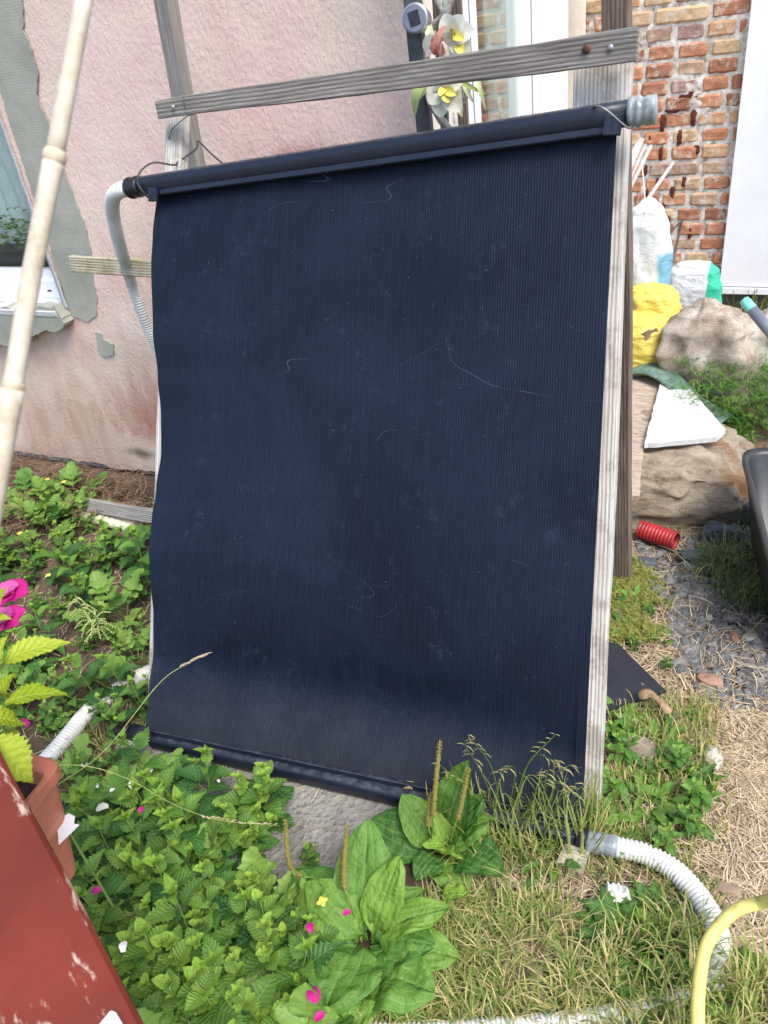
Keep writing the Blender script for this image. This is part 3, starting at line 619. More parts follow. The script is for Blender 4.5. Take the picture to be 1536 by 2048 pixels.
ring(hT1, W(1312, 219, 1.53), .0245, 'grey_coupling', 'pipe_coupling', steps=(1, 1.06, 1.06, .92, 1.04, 1.06, .9, .9, 1.0, 1.0, .98, .98, .98))
def tab(p, w=.03, h=.03):
    mb = MB(); m = frame(p, p+Vector((1, 0, 0)), nP); vs = []
    mb2 = bd_mb(w, h, .006, warp=.0004); return mb2.obj('mounting_tab', 'header_plastic', sp, smooth=False, mw=m)
tab(W(298, 390, 1.5), .026, .03); tab(W(1208, 252, 1.5), .03, .034); tab(G(285, 1462, .07), .03, .02)
# ties: wires at both ends of the top header
def wire(name, pts, r, mat, label, cat='wire', n=60):
    mb = MB(); tube(mb, spline(pts, n), r, 8); return tag(mb.obj(name, mat), label, cat)
wire('tie_wire', [W(296, 395, 1.49), W(283, 380, 1.475), (W(275, 362, 1.475)), W(283, 340, 1.49), W(308, 325, 1.52), W(348, 330, 1.56), W(358, 322, 1.58), W(392, 298, 1.62), W(396, 282, 1.66), W(420, 305, 1.66), W(445, 327, 1.66)], .0022, 'dark_wire', 'dark wire looped round the left end of the top header')
wire('tie_wire', [W(364, 190, 1.57), W(374, 222, 1.575), W(386, 228, 1.585), W(374, 233, 1.58), W(345, 258, 1.585), W(338, 278, 1.6)], .0013, 'wire_metal', 'thin steel wire wrapped over the left end of the top rail')
wire('tie_wire', [W(1186, 213, 1.53), W(1196, 212, 1.49), W(1215, 222, 1.485), W(1245, 248, 1.49), W(1259, 256, 1.5), W(1266, 246, 1.52)], .0019, 'wire_metal', 'thin wire tied over the right end of the top header')
# ------------------------------------------------------------------ hoses
mb = MB(); corrugated(mb, [W(262, 377, 1.53), W(240, 381, 1.53), W(226, 396, 1.55), W(226, 430, 1.60), W(240, 490, 1.66), W(262, 560, 1.82), W(290, 640, 1.84), W(330, 730, 1.86)], .0172, .0085, .003)
h_ = mb.obj('corrugated_hose', 'white_plastic'); tag(h_, 'white corrugated hose curving down from the left end of the top header', 'hose')
mb = MB(); corrugated(mb, [G(1232, 1694, .03), G(1290, 1708, .028), G(1345, 1738, .026), G(1390, 1784, .025), G(1425, 1840, .025), G(1440, 1900, .022), G(1420, 1965, .02), G(1330, 2010, .02), G(1200, 2038, .02), G(1000, 2062, .02), G(700, 2068, .02), G(535, 2015, .02), G(440, 1990, .018)], .0205, .0085, .0028, 18)
h_ = mb.obj('corrugated_hose', 'white_plastic'); tag(h_, 'white corrugated hose lying in a loop on the grass at lower right', 'hose')
cp = thing('hose_coupling', 'grey and black coupling joining the bottom header to the white hose', 'coupling', G(1190, 1690))
ring(G(1172, 1682, .03), G(1234, 1694, .03), .022, 'grey_coupling', 'sleeve', cp, steps=(.95, 1.05, 1.05, 1, 1, 1, 1, 1.04, .98))
ring(hB1, G(1174, 1681, .032), .02, 'black_plastic', 'collar', cp, steps=(1, 1.15, 1.15, 1))
mb = MB(); corrugated(mb, [G(85, 1528, .03), G(112, 1500, .03), G(142, 1465, .03), G(175, 1425, .02), G(215, 1395, .02), G(262, 1362, .01), G(330, 1330, -.01)], .0215, .0085, .0028)
tag(mb.obj('corrugated_hose', 'white_plastic'), 'white corrugated hose half buried in weeds left of the mat', 'hose')
mb = MB(); corrugated(mb, [G(170, 1030, .02), G(215, 1042, .02), G(270, 1055, .02)], .024, .03, .003)
tag(mb.obj('drain_pipe', 'cream_pipe'), 'short cream pipe lying under the lower cross board', 'pipe')
mb = MB(); P_ = spline([W(1640, 1760, .75), G(1536, 1801, .18), G(1470, 1822, .16), G(1418, 1880, .15), G(1400, 1950, .15), G(1395, 2048, .14), G(1400, 2200, .1), G(1430, 2350, .03)], 80)
tube(mb, P_, .0108, 18); tag(mb.obj('garden_hose', 'yellow_hose'), 'smooth yellow garden hose arching over the white corrugated hose', 'hose')
# red drain pipe end
rp = thing('drainage_pipe', 'red corrugated drainage pipe poking out under the bark slab', 'pipe', G(1340, 1080))
p0 = G(1352, 1082, .035); p1 = G(1280, 1058, .035); mb = MB(); corrugated(mb, [p0, (p0+p1)/2, p1], .028, .011, .0035, 20, hollow=True); mb.obj('sleeve', 'red_plastic', rp)
d_ = (p1-p0).normalized(); ring(p0+d_*.02, p0+d_*.06, .025, 'black_plastic', 'liner', rp, steps=(1, 1))
# ------------------------------------------------------------------ concrete slab and blocks
SL = [(240, 1478), (300, 1490), (560, 1545), (860, 1618), (860, 1650), (800, 1700), (700, 1762), (520, 1775), (440, 1740), (300, 1640), (235, 1560)]
mb = slab_poly([G(x, y, -.02) for x, y in SL], Vector((0, 0, 1)), .032, .006, 5); o = mb.obj('concrete_slab', 'concrete', smooth=False); tag(o, 'rough grey concrete slab on the ground below the bottom header', 'slab')
o = board('wood_block', G(1122, 1712, .015), G(1172, 1732, .015), (0, 0, 1), .055, .035, 'mossy_wood', warp=.003); tag(o, 'weathered wood block beside the hose coupling', 'wood block')
o = board('wood_block', G(248, 1490, .015), G(292, 1508, .02), (0, 0, 1), .05, .035, 'grey_wood', warp=.003); tag(o, 'small wood block under the left end of the bottom header', 'wood block')
# ------------------------------------------------------------------ bamboo cane (near the camera)
cane = thing('bamboo_cane', 'pale bamboo cane standing close by, leaning across the left window', 'cane', (-.5, .36, 0))
ca = O+ray(182, -90).normalized()*.66; cb = O+ray(-8, 960).normalized()*.62; cdv = (cb-ca).normalized(); 
def cpt(py):    # point on the cane at picture height py
    best = min(range(401), key=lambda k: abs((lambda v: _c[1]-_f*v.y/-v.z)(RM.transposed() @ (ca+(cb-ca)*(k/200.0-.2)-O))-py)); return ca+(cb-ca)*(best/200.0-.2)
n1_, n2_ = cpt(318), cpt(780)
L0 = (n1_-cdv*.42, n1_); L1 = (n1_, n2_); L2 = (n2_, n2_+cdv*.3); L3 = (L2[1], L2[1]+cdv*((L2[1].z)/-cdv.z))
for k, (a, b) in enumerate((L0, L1, L2, L3)):
    mb = MB(); bend = Vector((.004*(-1)**k, 0, 0)); r0 = .0058+.0009*k
    tube(mb, spline([a, (a+b)/2+bend*.4, b], 24), lambda q, r0=r0: r0*(1+.10*(abs(q-.5)*2)**6), 20); mb.obj('internode', 'bamboo_skin', cane)
for p in (n1_, n2_, L2[1]):
    mb = MB(); tube(mb, [p-cdv*.006, p-cdv*.003, p, p+cdv*.004], lambda q: .0080 if .2 < q < .8 else .0068, 20); mb.obj('node_ring', 'bamboo_node', cane)
# ------------------------------------------------------------------ leaf and blade builders
def prof_w(kind, v):
    if kind == 'mint': return max(0, math.sin(PI*min(1, v**.72)))**.75
    if kind == 'nettle': return (max(0, math.sin(PI*min(1, v**.55)))**.9)*(1-.25*v)
    if kind == 'celandine': return max(0, math.sin(PI*min(1, v**.9)))**.6*(1+.16*math.sin(v*16))
    if kind == 'weed': return max(0, math.sin(PI*v**.85))**.9
    if kind == 'plantain':
        if v < .14: return .07+.0*v
        w = (v-.14)/.86; return max(.07, max(0, math.sin(PI*min(1, w**.72)))**.62)
    if kind == 'lime': return (max(0, math.sin(PI*min(1, v**.75)))**1.1)
    if kind == 'petal': return max(0, math.sin(PI*min(1, .12+v**1.5*.86)))**.6
    if kind == 'strap': return (1-v**4)*min(1, .5+v*2)
    if kind == 'dandelion': return max(.08, max(0, math.sin(PI*min(1, v**1.5)))**.8)*(1-.35*abs(math.sin(v*13))*(v < .8))
    return 1
SER = {'mint': (8, .09), 'nettle': (9, .17), 'lime': (12, .10), 'weed': (5, .04), 'celandine': (5, .1), 'plantain': (0, 0), 'petal': (0, 0), 'strap': (0, 0), 'dandelion': (0, 0)}
def leaf3(mb, A, B, width, kind, arch=.2, up=Vector((0, 0, 1)), fold=.15, roll=0.0, tone=0.0, rows=None, wave=.0, cols=4, seed=0, curl=0):
    A = Vector(A); B = Vector(B); ax = B-A; L = ax.length; d = ax.normalized(); side = d.cross(up)
    if side.length < 1e-3: side = Vector((1, 0, 0))
    side.normalize(); n = side.cross(d).normalized()
    if roll: m = Matrix.Rotation(roll, 3, d); side = m @ side; n = m @ n
    nt_, am = SER[kind]; rows = rows or (nt_*2 if nt_ else 10); vs = []; uv = []; fs = []
    for i in range(rows+1):
        v = i/rows; c = A+d*(L*v)+n*(arch*L*(math.sin(PI*v**.8)-.0))-n*(curl*L*v**3)
        w = width/2*prof_w(kind, v)
        if nt_ and 0 < i < rows: w *= (1+am) if i % 2 else (1-am)
        for j in range(cols+1):
            u = j/cols*2-1; wv = (.012*width*math.sin(v*38+abs(u)*5)*math.cos(u*9) if rows > 20 else 0)+wave*width*noise.noise(Vector((v*4.5, u*1.3+seed, seed)))*abs(u)**.5*2.2 if wave else 0
            fwd = (am*.6*L/rows if nt_ and i % 2 else 0)*abs(u)
            vs.append(c+side*(w*u)+n*(abs(u)*fold*w+wv)+d*fwd); uv.append((u, v))
    for i in range(rows):
        for j in range(cols): a = i*(cols+1)+j; fs.append((a, a+1, a+cols+2, a+cols+1))
    mb.add(vs, fs, tone, uv)
def blade(mb, A, B, w, bend, tone, segs=4, seed=0, twist=0):
    ax = B-A; side = ax.cross(Vector((0, 0, 1)));
    if side.length < 1e-4: side = Vector((1, 0, 0))
    side.normalize(); 
    if twist: side = (Matrix.Rotation(twist, 3, ax.normalized()) @ side)
    vs = []
    for i in range(segs+1):
        v = i/segs; p = A+ax*v+bend*(4*v*(1-v)); ww = w*(1-v**1.6)*.5+.00025
        vs += [p-side*ww, p+side*ww]
    mb.add(vs, [(2*i, 2*i+1, 2*i+3, 2*i+2) for i in range(segs)], tone)
def inpoly(x, y, P):
    c = False; j = len(P)-1
    for i in range(len(P)):
        if (P[i][1] > y) != (P[j][1] > y) and x < (P[j][0]-P[i][0])*(y-P[i][1])/(P[j][1]-P[i][1])+P[i][0]: c = not c
        j = i
    return c
def zone(px, z=0): return [(G(a, b, z).x, G(a, b, z).y) for a, b in px]
def pts_in(P, n, rr, gap=0):
    xs = [p[0] for p in P]; ys = [p[1] for p in P]; out = []; tries = 0
    while len(out) < n and tries < n*60:
        tries += 1; x = rr.uniform(min(xs), max(xs)); y = rr.uniform(min(ys), max(ys))
        if not inpoly(x, y, P): continue
        if gap and any((x-a)**2+(y-b)**2 < gap*gap for a, b in out): continue
        out.append((x, y))
    return out
# ------------------------------------------------------------------ things by the house corner
tr = thing('trellis', 'trellis of a dark post and brown slats at the corner of the pink house', 'trellis', W(860, 300, 1.93))
def vpost(name, pxt, pyt, pxb, pyb, Y, w, t_, mat):
    a = W(pxt, pyt, Y); b = W(pxb, pyb, Y); d = (b-a).normalized(); return board(name, b+d*((b.z+.02)/-d.z), a-d*.5, (0, -1, 0), w, t_, mat, tr, warp=.001)
vpost('post', 825, 0, 851, 270, 1.9, .033, .033, 'black_post'); vpost('slat', 873, 0, 889, 260, 1.93, .018, .012, 'brown_wood'); vpost('slat', 912, 0, 928, 260, 1.93, .026, .012, 'brown_wood')
mb = MB(); tube(mb, [W(886, -60, 1.92), W(896, 270, 1.92), W(905, 500, 1.92), W(915, 700, 1.92)], .004, 10); tag(mb.obj('plant_stake', 'green_ribbon'), 'thin green plant stake between the trellis slats', 'stake')
vn = thing('dry_vine', 'bare grey vine stem twisting through the trellis', 'vine', W(880, 270, 1.9))
for pts, r in (([(930, -60), (903, 3), (888, 28), (870, 52), (858, 80), (852, 120), (856, 190), (878, 232), (903, 265), (930, 300)], .0085), ([(860, -40), (880, 15), (905, 50), (915, 120), (925, 200)], .006), ([(925, 160), (938, 180), (930, 205), (915, 215)], .003)):
    mb = MB(); P_ = spline([W(x, y, 1.885-.01*math.sin(i)) for i, (x, y) in enumerate(pts)], 60)
    tube(mb, [p+Vector((noise.noise(p*30), 0, noise.noise(p*30+Vector((9, 0, 0)))))*.004 for p in P_], lambda q, r=r: r*(1+.15*math.sin(q*40)), 10); mb.obj('stem', 'grey_wood', vn)
lampc = W(830, 37, 1.845); ln = (O-lampc).normalized(); ln = (ln+Vector((-.25, 0, .1))).normalized(); mL = ln.to_track_quat('Z', 'Y').to_matrix().to_4x4(); mL.translation = lampc
lp = thing('solar_garden_lamp', 'small round solar lamp clipped to the dark trellis post', 'lamp', lampc)
def disc(r0, r1, z0, z1, mat, name, segs=36, prof=None):
    mb = MB(); prof = prof or [(r0, z0), (r1, z1)]; vs = []
    for (r, z) in prof:
        for j in range(segs): vs.append((r*math.cos(2*PI*j/segs), r*math.sin(2*PI*j/segs), z))
    fs = [(i*segs+j, i*segs+(j+1) % segs, (i+1)*segs+(j+1) % segs, (i+1)*segs+j) for i in range(len(prof)-1) for j in range(segs)]+[tuple((len(prof)-1)*segs+j for j in range(segs)), tuple(reversed(range(segs)))]
    mb.add(vs, fs, mat=mL); return mb.obj(name, mat if isinstance(mat, str) else 'pvc', lp, smooth=False)
disc(0, 0, 0, 0, 'steel', 'housing', prof=[(.018, -.055), (.026, -.05), (.027, -.006), (.0295, -.004), (.0295, .003), (.027, .005)])
disc(0, 0, 0, 0, 'lamp_grey', 'face', prof=[(.0262, .0052), (.0262, .0065), (.025, .0072)])
mb = MB(); boxv(mb, (-.012, -.014, .0074), (.012, .014, .0085)); 
mb2 = MB(); mb2.add(mb.v, mb.f, mat=mL @ Matrix.Rotation(.2, 4, 'Z')); mb2.obj('solar_cell', 'solar_cell', lp, smooth=False)
# artificial flowers
fl = thing('artificial_flowers', 'faded artificial lilies with a pink tulip tied to the trellis', 'flowers', W(885, 150, 1.86))
def fleaf(name, mat, L, Y=1.86, parent=fl):
    mb = MB()
    for (x0, y0, x1, y1, w, a, roll, tn, kind) in L:
        if kind == 'petal' and mat != 'yellow_petal': x1 = x0+(x1-x0)*1.3; y1 = y0+(y1-y0)*1.3; w *= 1.35
        leaf3(mb, W(x0, y0, Y), W(x1, y1, Y-.03), w, kind, arch=a, up=Vector((0, -1, .3)), fold=.3, roll=roll, tone=tn, seed=x0)
    return mb.obj(name, mat, parent)
fleaf('strap_leaves', 'lily_green', [(865, 160, 830, 235, .03, .35, .2, .3, 'strap'), (868, 162, 838, 200, .028, .4, 0, 1, 'strap'), (870, 165, 880, 220, .024, .2, .1, 1, 'strap'), (930, 155, 975, 190, .012, .5, .2, .2, 'strap'), (950, 150, 972, 222, .012, .4, -.3, .6, 'strap'), (935, 150, 950, 210, .014, .3, .2, 1, 'strap'), (915, 165, 925, 235, .03, .25, 0, 1, 'strap'), (855, 100, 872, 60, .02, .2, 0, 1, 'strap'), (860, 50, 875, 110, .02, .2, 0, 1, 'strap')], 1.87)
fleaf('lily', 'lily_white', [(893, 178, 865, 200, .035, .2, 0, 0, 'petal'), (893, 178, 885, 222, .035, .2, .1, 0, 'petal'), (893, 178, 915, 212, .034, .2, 0, 0, 'petal'), (893, 178, 918, 168, .03, .2, 0, 0, 'petal'), (893, 178, 880, 160, .03, .2, 0, 0, 'petal')], 1.85)
fleaf('lily', 'lily_white', [(912, 75, 895, 38, .034, .2, 0, 0, 'petal'), (912, 75, 925, 42, .034, .2, 0, 0, 'petal'), (912, 75, 940, 65, .034, .2, 0, 0, 'petal'), (912, 75, 932, 100, .034, .2, 0, 0, 'petal'), (912, 75, 900, 108, .03, .2, 0, 0, 'petal'), (850, 106, 870, 85, .03, .1, 0, 0, 'petal'), (890, 120, 905, 90, .03, .1, 0, 0, 'petal')], 1.85)
fleaf('lily_centre', 'yellow_petal', [(893, 180, 880, 192, .02, .2, 0, 0, 'petal'), (893, 180, 898, 205, .024, .2, 0, 0, 'petal'), (893, 180, 912, 190, .02, .2, 0, 0, 'petal')], 1.835)
fleaf('lily_centre', 'yellow_petal', [(912, 72, 908, 60, .02, .2, 0, 0, 'petal'), (912, 72, 928, 78, .02, .2, 0, 0, 'petal'), (918, 85, 928, 108, .024, .2, 0, 0, 'petal')], 1.835)
fleaf('tulip', 'tulip_pink', [(883, 106, 876, 68, .03, .3, .3, 0, 'mint'), (883, 106, 892, 50, .028, .3, -.3, .3, 'mint'), (883, 106, 884, 72, .036, .35, 0, .5, 'mint')], 1.84)
# seedling tray behind the left window
st = thing('seedling_tray', 'black tray of leafy seedlings behind the left window pane', 'plant tray', (-2.8, yf+.14, zt))
ta = W(40, 522, yf+.14)
mb = MB(); boxv(mb, (-3.3, yf+.08, zt-.02), (-2.44, yf+.2, zt+.045)); mb.obj('tray', 'black_plastic', st, smooth=False)
mb = MB()
for i in range(420):
    x = U(-3.3, -2.44); y = yf+U(.08, .2); z = zt+.05+U(0, .10)*(1 if rnd.random() < .8 else 1.5); a = U(0, 6.28)
    leaf3(mb, (x, y, z), (x+.022*math.cos(a), y+.022*math.sin(a), z+U(-.005, .012)), .022, 'mint', tone=rnd.random()*.6, rows=6, cols=2)
mb.obj('seedlings', 'mint_leaf', st)
# ------------------------------------------------------------------ pile by the brick wall
def bag(name, px, py, Y, r, mat, label, cat='sack', rot=(0, 0, 0), seed=1, e=2.8, amp=.1, amp2=.035, fr2=3.5, nu=110, nv=60, folds=.03, nf=7):
    c = W(px, py, Y); mb = blob((0, 0, 0), r, seed, e, amp, 1.8, nu, nv, amp2=amp2, fr2=fr2, folds=folds, nf=nf)
    m = E3(*rot).to_4x4(); m.translation = c; return tag(mb.obj(name, mat, mw=m), label, cat)
def sack(name, px, py, Y, H, prof, mat, label, cat='sack', lean=(0, 0), flat=.75, seed=1, nf=11, fold=.12, rot=0.0, lump=.10):
    base = W(px, py, Y); mb = MB(); nu, nv = 150, 70; vs = []
    for i in range(nv+1):
        v = i/nv
        for (a, ra), (b, rb) in zip(prof, prof[1:]):
            if v <= b+1e-9: k = (v-a)/(b-a); k = k*k*(3-2*k); r = ra+(rb-ra)*k; break
        for j in range(nu):
            th = 2*PI*j/nu; d = Vector((math.cos(th), math.sin(th), v*1.6))
            g1 = math.sin(th*nf+4*noise.noise(Vector((v*2, seed, 1)))+3*noise.noise(d*1.4+Vector((seed, 0, 0)))); g2 = 1-abs(noise.noise(Vector((d.x*2.4, d.y*2.4, v*7+seed))))*2.4
            rr_ = r*(1+fold*(v**1.4)*.9*g1+.035*g2+lump*noise.noise(d*1.7+Vector((0, seed, 0)))+.012*noise.noise(d*9))
            sq = (abs(math.cos(th))**2.6+abs(math.sin(th))**2.6)**(-1/2.6)
            p = Vector((rr_*math.cos(th)*sq+lean[0]*v*v, rr_*flat*math.sin(th)*sq+lean[1]*v*v, H*v+.02*H*noise.noise(d*3)-.02*H*g2*(1-v)))
            vs.append(p)
    mb.add(vs, [(i*nu+j, i*nu+(j+1) % nu, (i+1)*nu+(j+1) % nu, (i+1)*nu+j) for i in range(nv) for j in range(nu)]+[tuple(nv*nu+j for j in range(nu))])
    m = Matrix.Rotation(rot, 4, 'Z'); m.translation = base; return tag(mb.obj(name, mat, mw=m), label, cat)
sack('plastic_bag', 1283, 625, 3.3, .46, [(0, .07), (.1, .10), (.5, .098), (.78, .085), (.9, .06), (.97, .03), (1, .012)], 'white_blue_bag', 'tall white and blue plastic bag standing against the brick wall', 'bag', seed=4, nf=6, fold=.08)
sack('plastic_bag', 1378, 645, 3.55, .27, [(0, .11), (.1, .128), (.6, .118), (.85, .10), (.97, .07), (1, .03)], 'white_green_bag', 'white and green plastic bag lying behind the burlap sacks', 'bag', flat=.6, seed=6, nf=5, fold=.05, lump=.05)
sack('yellow_sack', 1312, 668, 3.16, .19, [(0, .10), (.2, .10), (.8, .09), (.95, .075), (1, .05)], 'yellow_bag', 'upper yellow sack wedged under the white and blue bag', 'sack', lean=(-.04, .03), seed=8, nf=5, fold=.1)
ys = sack('yellow_sack', 1266, 738, 2.98, .22, [(0, .150), (.12, .165), (.5, .155), (.8, .14), (.95, .11), (1, .06)], 'yellow_bag', 'lower yellow sack beside the right front post', 'sack', seed=9, nf=4, fold=.04, lump=.05)
s1 = sack('burlap_sack', 1418, 800, 2.92, .385, [(0, .14), (.12, .18), (.5, .178), (.75, .155), (.88, .10), (.95, .045), (1, .03)], 'burlap', 'large grey brown burlap sack folded shut behind the grass clump', 'sack', lean=(-.05, .02), seed=12, nf=7, fold=.10, flat=.8, lump=.16)
sack('burlap_sack', 1535, 790, 3.0, .33, [(0, .16), (.15, .20), (.5, .19), (.8, .15), (1, .05)], 'pale_burlap', 'paler burlap sack slumped at the right edge under the tool handle', 'sack', seed=14, nf=7, fold=.12, flat=.8, lump=.16)
for i, (x0, y0, x1, y1, w) in enumerate([(1284, 276, 1240, 385, .022), (1291, 288, 1246, 395, .012), (1303, 290, 1256, 385, .014), (1278, 280, 1236, 360, .012), (1347, 324, 1270, 435, .014)]):
    o = board('metal_strip', W(x1, y1, 3.4)-(W(x0, y0, 3.6)-W(x1, y1, 3.4)).normalized()*.25, W(x0, y0, 3.62), (0, -1, 0), w, .003, 'metal_strip', warp=.0003)
    tag(o, ['widest pale metal strip leaning on the brick wall', 'thin pale strip beside the widest metal strip', 'pale strip third from the mat leaning on bricks', 'short thin strip nearest the panel coupling', 'long lone metal strip sticking up from the white bag'][i], 'metal strip', 'metal strips leaning on the brick wall')
wire('white_string', [W(1277, 292, 3.4), W(1286, 350, 3.4), W(1292, 425, 3.25), W(1292, 440, 3.2)], .0016, 'paper_white', 'thin white string hanging in front of the brick wall', 'string')
rd_ = thing('bent_rod', 'dark thin rod bent in a sharp V against the brick wall', 'rod', W(1343, 535, 3.55))
for a, b in ((W(1364, 442, 3.9), W(1300, 500, 3.5)), (W(1364, 442, 3.9), W(1341, 545, 3.6))):
    mb = MB(); tube(mb, [a, (a+b)/2, b], .005, 10); mb.obj('arm', 'dark_wire', rd_)
th = thing('tool_handle', 'dark grey tool handle with a turquoise tip above the pale sack', 'tool', W(1560, 680, 2.7))
a, b = W(1488, 600, 2.75), W(1600, 735, 2.6); d = (b-a).normalized(); ring(a, a+d*.045, .018, 'teal_handle', 'tip', th, steps=(.85, 1, 1, 1)); ring(a+d*.045, b, .0182, 'lamp_grey', 'shaft', th, steps=(1, 1, 1, 1))
pc = W(1296, 668, 2.8); mb = slab_poly([W(x, y, 2.80) for x, y in ((1282, 668), (1296, 660), (1314, 655), (1318, 662), (1302, 668), (1298, 676), (1290, 680), (1288, 673))], Vector((0, -1, 0)), .001, .004, 7, .006); mb.obj('printed_mark', 'bark_curl', ys, smooth=False)
# flat green strap
mb = MB(); P_ = spline([W(1200, 735, 2.9), W(1255, 738, 2.86), W(1300, 738, 2.82), W(1340, 758, 2.76), W(1368, 786, 2.7), W(1400, 812, 2.66), W(1450, 840, 2.62)], 60); vs = []
for i, p in enumerate(P_):
    tg = (P_[min(i+1, 60)]-P_[max(i-1, 0)]).normalized(); s_ = tg.cross(Vector((0, -.35, 1))).normalized()*.036
    vs += [p-s_, p+s_+Vector((0, 0, .006)), p+s_, p-s_-Vector((0, 0, .006))]
mb.add(vs, [(4*i+j, 4*i+(j+1) % 4, 4*i+4+(j+1) % 4, 4*i+4+j) for i in range(60) for j in range(4)]); tag(mb.obj('woven_strap', 'green_ribbon'), 'wide grey green woven strap lying under the yellow sack', 'strap')
def poly_slab(name, mat, px, z, th_, label, cat, tilt=None, rough=.003, seed=3):
    P = [G(x, y, z) for x, y in px]
    mb = slab_poly(P, Vector((0, 0, 1)), th_, rough, seed); return tag(mb.obj(name, mat, smooth=False), label, cat)
poly_slab('chipboard_sheet', 'chipboard', [(1120, 748), (1328, 745), (1312, 830), (1286, 905), (1278, 1000), (1100, 1000)], .205, .014, 'weathered beige chipboard sheet behind the right rear post', 'board')
poly_slab('white_board', 'styrofoam', [(1326, 752), (1352, 755), (1450, 868), (1432, 884), (1288, 897)], .224, .018, 'bright white foam board lying across the bark slab', 'board', rough=.002)
mb = blob((-.47, 2.44, .015), (.475, .275, .205), 21, 3.0, .05, 2.5, 150, 90, amp2=.03, fr2=5)
for i, v_ in enumerate(mb.v):     # long cracks and torn right end
    p = Vector(v_); k = noise.noise(Vector((p.x*5, p.y*24, p.z*24))); k2 = noise.noise(Vector((p.x*14, p.y*30, p.z*30+9)))
    mb.v[i] = (p.x+(noise.noise(Vector((3, p.y*16, p.z*16)))*.05 if p.x > -.1 else 0), p.y+k*.016+k2*.006, p.z+k*.018+k2*.007)
tag(mb.obj('bark_slab', 'bark'), 'broad cracked slab of tree bark under the white foam board', 'bark')
# black tub at the right edge
tb = thing('plastic_tub', 'black plastic mortar tub at the right edge of the yard', 'tub', (.3, 1.9, 0))
def tubring(pts, R=.05, k=6):
    out = []; n = len(pts)
    for i in range(n):
        a, b, c = Vector(pts[i-1]), Vector(pts[i]), Vector(pts[(i+1) % n]); u = (a-b).normalized(); v_ = (c-b).normalized()
        for j in range(k+1):
            q = j/k; out.append((b+u*R)*(1-q)**2+b*2*q*(1-q)+(b+v_*R)*q*q)
    return out
ta_ = G(1488, 900, .3); tb_ = G(1548, 1130, .3); dx = (tb_-ta_).normalized(); nx_ = Vector((-dx.y, dx.x, 0)); nx_ = nx_ if nx_.x > 0 else -nx_
C4 = [ta_, ta_+dx*.62, ta_+dx*.62+nx_*.45, ta_+nx_*.45]; cc = sum(C4, Vector())/4
lay = []
for (sc_, z) in ((.80, .0), (1.0, .285), (1.045, .285), (1.05, .30), (1.0, .302), (.97, .29), (.79, .03), (.4, .03)):
    lay.append([Vector((cc.x+(p.x-cc.x)*sc_, cc.y+(p.y-cc.y)*sc_, z)) for p in tubring(C4, .07)])
n = len(lay[0]); mb = MB(); mb.add([p for l in lay for p in l], [(i*n+j, i*n+(j+1) % n, (i+1)*n+(j+1) % n, (i+1)*n+j) for i in range(len(lay)-1) for j in range(n)]+[tuple(range(7*n, 8*n))])
mb.obj('shell', 'bin_plastic', tb)
# small debris
def rock(px, py, r, mat, label, seed=1, z=None, name='stone', cat='stone', rot=0, tone=.4):
    c = G(px, py, r[2]*.5 if z is None else z); mb = blob((0, 0, 0), r, seed, 2.6, .16, 1.5, 22, 14, amp2=.05, fr2=2.5, tone=tone)
    m = Matrix.Rotation(rot, 4, 'Z'); m.translation = c; return tag(mb.obj(name, mat, mw=m, smooth=False), label, cat)
rock(1444, 1068, (.058, .035, .03), 'dark_stone', 'dark angular rock under the right end of the bark slab', 3)
rock(1510, 1030, (.05, .05, .04), 'dark_stone', 'dark rock between the bark slab and the black tub', 4)
rock(1380, 1112, (.03, .02, .016), 'dark_stone', 'flat dark stone just below the red pipe', 5); rock(1290, 1125, (.035, .022, .012), 'dark_stone', 'flat dark stone right of the rear post', 6)
rock(1468, 1275, (.014, .02, .012), 'red_stone', 'small reddish stone on the gravel', 7, tone=.2); rock(1420, 1362, (.03, .018, .012), 'red_stone', 'larger pinkish stone at the edge of the gravel', 8, tone=.8)
rock(1502, 1278, (.022, .014, .012), 'pale_stone', 'pale stone beside the small reddish stone', 9); rock(1418, 1238, (.011, .012, .01), 'pale_stone', 'little pale stone at the top of the gravel', 10)
rock(1424, 1517, (.02, .03, .018), 'pale_stone', 'grey lump of stone in the dry straw right of the post', 11); rock(1454, 1778, (.024, .012, .008), 'brown_stone', 'flat brown stone beside the white hose bend', 12)
rock(1355, 1600, (.014, .01, .008), 'brown_stone', 'small brown stone in the straw', 13); rock(245, 1365, (.035, .03, .012), 'brown_stone', 'flat reddish brown stone in the weeds left of the mat', 14)
o = rock(1266, 1496, (.055, .03, .024), 'bark', 'short brown rotten log right of the front post', 16, name='rotten_log', cat='log', rot=.1)
mb = MB(); tube(mb, spline([G(1278, 1392, .05), G(1300, 1388, .06), G(1325, 1410, .04), G(1342, 1438, .015)], 16), lambda q: .010*(1+.3*math.sin(q*9)), 8); tag(mb.obj('bark_curl', 'bark_curl'), 'curled strip of dry bark beside the dark plate', 'bark')
P = [G(1120, 1270, .03), G(1236, 1292, .03), G(1332, 1386, .025), G(1262, 1408, .02), G(1216, 1424, .02), G(1120, 1450, .02)]
tag(slab_poly(P, Vector((0, 0, 1)), .008, .0008, 4).obj('dark_plate', 'navy_plate', smooth=False), 'flat dark plastic plate on the ground behind the right front post', 'plate')
